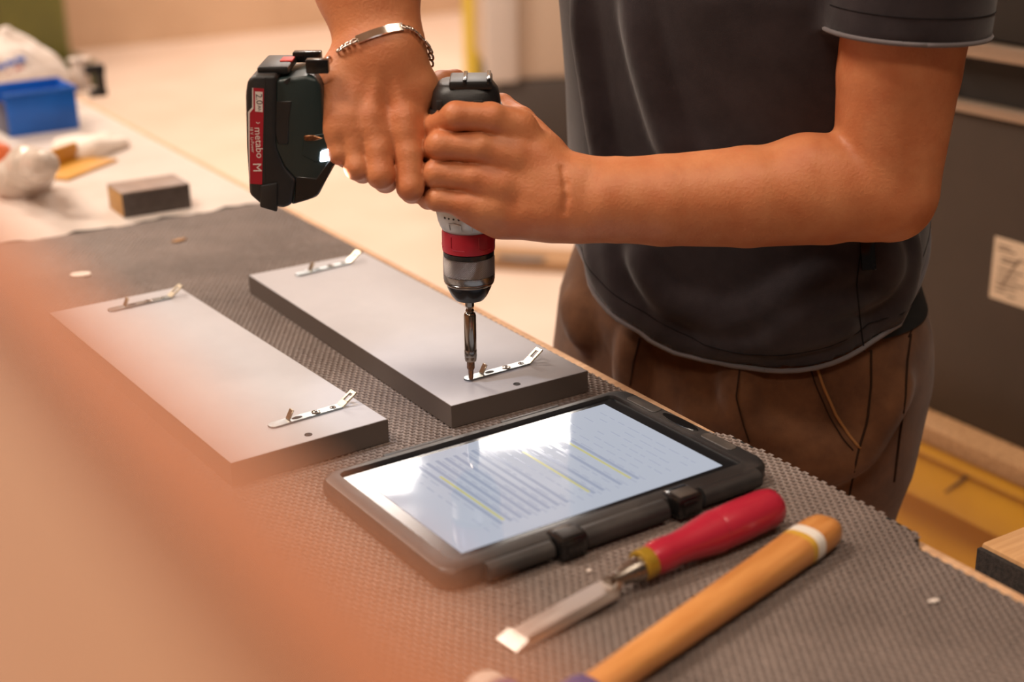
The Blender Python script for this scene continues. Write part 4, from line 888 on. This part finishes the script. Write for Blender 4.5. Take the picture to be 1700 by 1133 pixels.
if tp is not None:
    tn = grad(SHF, tp); rt_ = np.cross([0, 0, 1.], tn); rt_ /= np.linalg.norm(rt_); up_ = np.cross(tn, rt_)
    o = box('loop_tag', (-.0062, -.016, 0), (.0062, .016, .0022), m_blackg, shirt, .0008); o.matrix_local = Matrix.Translation(Vector(tp - PO)) @ Matrix(np.stack([rt_, up_, tn], 1).tolist()).to_4x4()
    o2 = bobj('tag_print', tube_bm([(-.003, -.009, .0024), (.002, -.005, .0024), (-.002, 0, .0024), (.003, .003, .0024), (-.003, .006, .0024)], .0005, 5), m_hem, shirt); o2.matrix_local = o.matrix_local.copy()

# trousers, belt, shoes
hipL = PO + LFT * .088 + np.array([.0, .014, .85]); hipR = PO - LFT * .092 + np.array([0, .014, .85])
knL = hipL + np.array([-.01, -.0, -.38]); knR = hipR + np.array([-.07, .02, -.38]); anL = knL + np.array([0, .02, -.38]); anR = knR + np.array([0, .02, -.38])
PELV = Stack([(.70, .216, 1.352, .140, .105), (.76, .219, 1.349, .172, .128), (.84, .221, 1.346, .187, .141), (.90, .222, 1.345, .186, .141), (.94, .222, 1.344, .176, .132), (.98, .221, 1.340, .165, .122), (1.03, .220, 1.335, .160, .118)], YAW, 2.1)
TR0 = Group((PELV, 0), (Cap(hipL, knL, .100, .082), .05), (Cap(knL, anL, .082, .074), .03), (Cap(hipR, knR, .092, .094), .05), (Cap(knR, anR, .082, .074), .03))
tf = []
for px, r in (([(1225, 612), (1226, 650), (1236, 700), (1250, 740)], .006), ([(1055, 555), (1050, 600), (1046, 640)], .006), ([(1150, 690), (1250, 715), (1340, 735), (1410, 742)], .005), ([(1260, 770), (1340, 760), (1420, 750)], .006), ([(1290, 800), (1370, 780), (1425, 752)], .005), ([(950, 500), (975, 560)], .006), ([(1500, 640), (1470, 680), (1432, 745)], .005)):
    tf += ridge(TR0, px, r, .022)
TROU = Group((Group((PELV, 0), (Cap(hipL, knL, .100, .082), .05), (Cap(knL, anL, .082, .074), .03), (Cap(hipR, knR, .092, .094), .05), (Cap(knR, anR, .082, .074), .03), *tf), 0), (Half(anL + np.array([0, 0, -.035]), (0, 0, -1)), .004, 'cut'))
Vt, Qt = sdf_mesh(TROU, (-.1, 1.1, .03), (.54, 1.6, 1.07), .0050)
nz_ = np.zeros(len(Vt))
for i in range(9):
    w = rr.normal(0, 1, 3); w = w / np.linalg.norm(w) * rr.uniform(30, 90); nz_ += np.sin(Vt @ w + rr.uniform(0, 6)) / 9
gr = Vt - PO; gr[:, 2] = 0; gr /= np.linalg.norm(gr, axis=1)[:, None] + 1e-9
Vt = Vt + gr * (nz_ * .0035)[:, None]
trou = pmesh('trousers', Vt, Qt, m_trouser)
TRF = TROU.items[0][0]
for nm, px, r, mt in (('pocket_edge', [(1352, 598), (1366, 640), (1388, 690), (1410, 724), (1428, 745)], .0014, m_stitch), ('pocket_stitching', [(1341, 600), (1356, 644), (1378, 694), (1400, 730), (1416, 748)], .0007, m_seam), ('side_seam', [(1446, 582), (1446, 640), (1440, 700), (1424, 752), (1414, 800), (1406, 845)], .0011, m_seam),
                      ('back_seam', [(1512, 555), (1506, 600), (1503, 660), (1494, 720), (1484, 800)], .0011, m_seam), ('fly_seam', [(1228, 612), (1222, 660), (1234, 706), (1244, 735)], .0008, m_seam), ('front_crease', [(1062, 562), (1052, 600), (1046, 640)], .0007, m_seam), ('patch_edge', [(1508, 560), (1522, 530), (1526, 510)], .0008, m_seam)):
    P = surf_line(TRF, px, 18, .0002)
    if len(P) > 3: ptube(nm, P, r, mt, trou)
bz = 1.0
BEL = Group((Stack([(.955, .222, 1.344, .186, .1435), (1.0, .222, 1.3435, .183, .1405)], YAW, 2.1), 0))
bd_ = [np.array([math.cos(q), math.sin(q), 0]) for q in np.linspace(0, 2 * math.pi, 80)]
def band(f, z0, z1, e):
    secs = [[] for _ in range(4)]
    for d in bd_[:-1]:
        dz = -.024 * float(d @ LFT)
        for k, (z, ee) in enumerate(((z0, e - .003), (z0, e), (z1, e), (z1, e - .003))): secs[k].append(ring_on(f, np.array([PO[0], PO[1] + .012, z + dz]), None, [d], ee)[0] - PO)
    return loft_bm(secs, cap=False)
bobj('belt', band(TRF, .944, .966, .0022), m_belt, person, smooth='auto')
for an in (anL, anR):
    toe = an + G_ * .155; toe[2] = .038; hl = an - G_ * .05; hl[2] = .045
    SHO = Group((Cap(hl, toe, .044, .036), 0), (Cap(an + np.array([0, 0, -.02]), hl + G_ * .04, .05, .045), .03), (Half((0, 0, .002), (0, 0, -1)), .002, 'cut'))
    Vv, Qq = sdf_mesh(SHO, np.minimum(hl, toe) - .07, np.maximum(an, toe) + .07, .005); pmesh('shoe', Vv, Qq, m_shoe)

# ------------------------------------------------------------------ silver identity bracelet on the right wrist
RW = Group((Group(*rp), 0))
front = surf_line(RW, [(561, 88), (576, 76), (594, 67), (620, 57), (648, 49), (668, 46), (684, 50), (699, 66)], 60, .0014)
fm = np.mean(front, 0); _, _, vt_ = np.linalg.svd(np.array(front) - fm); axn = vt_[2]
if axn[2] < 0: axn = -axn
wc = W(628, 70, 1.112); bc = wc - axn * float(axn @ (wc - fm))
brc = empty('bracelet', bc, 0, 'silver chain bracelet with a plain name plate on the right wrist', 'bracelet')
ring_ = ring_on(RW, bc, axn, plane_dirs(axn, 240), .0016)
fr = np.array(front) - bc
L = np.r_[0, np.cumsum(np.linalg.norm(np.diff(fr, axis=0), axis=1))]
pxs = np.array([850 + FPX * ((p + bc - CAMP) @ R_) / ((p + bc - CAMP) @ F) for p in fr])
def atx(x): return float(np.interp(x, pxs, L))
def pos(s): return np.array([np.interp(s, L, fr[:, i]) for i in range(3)])
def nrm(p): return grad(RW, p + bc)
s0, s1 = atx(592), atx(668)
secs = []
for s in np.linspace(s0, s1, 16):
    p = pos(s); n_ = nrm(p); tg = pos(min(s + .001, L[-1])) - pos(max(s - .001, 0)); tg /= np.linalg.norm(tg); sdv = np.cross(tg, n_); sdv /= np.linalg.norm(sdv); n_ = np.cross(sdv, tg)
    secs.append([p + sdv * a + n_ * b for a, b in ((-.0034, 0), (-.0030, .0011), (.0030, .0011), (.0034, 0), (.0030, -.0004), (-.0030, -.0004))])
bobj('name_plate', loft_bm(secs), m_chrome, brc, smooth='auto')
# chain: link pieces along the two front runs and round the back
lm = None
path = [pos(s) for s in np.arange(s0 - .0022, 0, -.0044)][::-1]; path2 = [pos(s) for s in np.arange(s1 + .0022, L[-1], .0044)]
a_, b_ = fr[-1], fr[0]; back = []
rb = [p - bc for p in ring_]
ang_ = lambda p: math.atan2(p @ np.cross(axn, fr[0] / np.linalg.norm(fr[0])), p @ (fr[0] / np.linalg.norm(fr[0])))
e0 = ang_(fr[-1]) % (2 * math.pi); mid_a = ang_(fr[len(fr) // 2]) % (2 * math.pi)
sgn = 1 if mid_a < e0 else -1
tot = 2 * math.pi - e0 if sgn == 1 else e0
for q in np.linspace(0, 1, max(int(tot * .026 / .0044), 8))[1:-1]:
    A_ = (e0 + tot * q) if sgn == 1 else e0 * (1 - q); x_ = fr[0] / np.linalg.norm(fr[0]); y_ = np.cross(axn, x_); d_ = x_ * math.cos(A_) + y_ * math.sin(A_)
    back.append(ring_on(RW, bc, axn, [d_], .0016)[0] - bc + axn * float((fr[-1] * (1 - q) + fr[0] * q) @ axn))
chain = path + [None] + path2 + back
bm = bmesh.new()
nu, nv_ = 12, 6; vv_ = [[bm.verts.new(((.0031 + .0009 * math.cos(2 * math.pi * j / nv_)) * math.cos(2 * math.pi * i / nu), (.0023 + .0009 * math.cos(2 * math.pi * j / nv_)) * math.sin(2 * math.pi * i / nu), .0009 * math.sin(2 * math.pi * j / nv_))) for j in range(nv_)] for i in range(nu)]
for i in range(nu):
    for j in range(nv_): bm.faces.new((vv_[i][j], vv_[(i + 1) % nu][j], vv_[(i + 1) % nu][(j + 1) % nv_], vv_[i][(j + 1) % nv_]))
lk0 = bobj('link', bm, m_chrome, brc, True); seq = path2 + back + path; first = True
for i, p in enumerate(seq):
    nx = seq[min(i + 1, len(seq) - 1)] - seq[max(i - 1, 0)]; tg = nx / np.linalg.norm(nx); n_ = nrm(p); sdv = np.cross(tg, n_); sdv /= np.linalg.norm(sdv) + 1e-9; n_ = np.cross(sdv, tg)
    o = lk0 if first else lk0.copy()
    if not first: COL.objects.link(o); o.parent = brc
    first = False
    M = Matrix(np.stack([tg, sdv, n_], 1).tolist()) @ Matrix.Rotation(.62, 3, 'X') @ Matrix.Rotation(.35, 3, 'Z'); o.matrix_local = Matrix.Translation(Vector(p + n_ * .0004)) @ M.to_4x4()
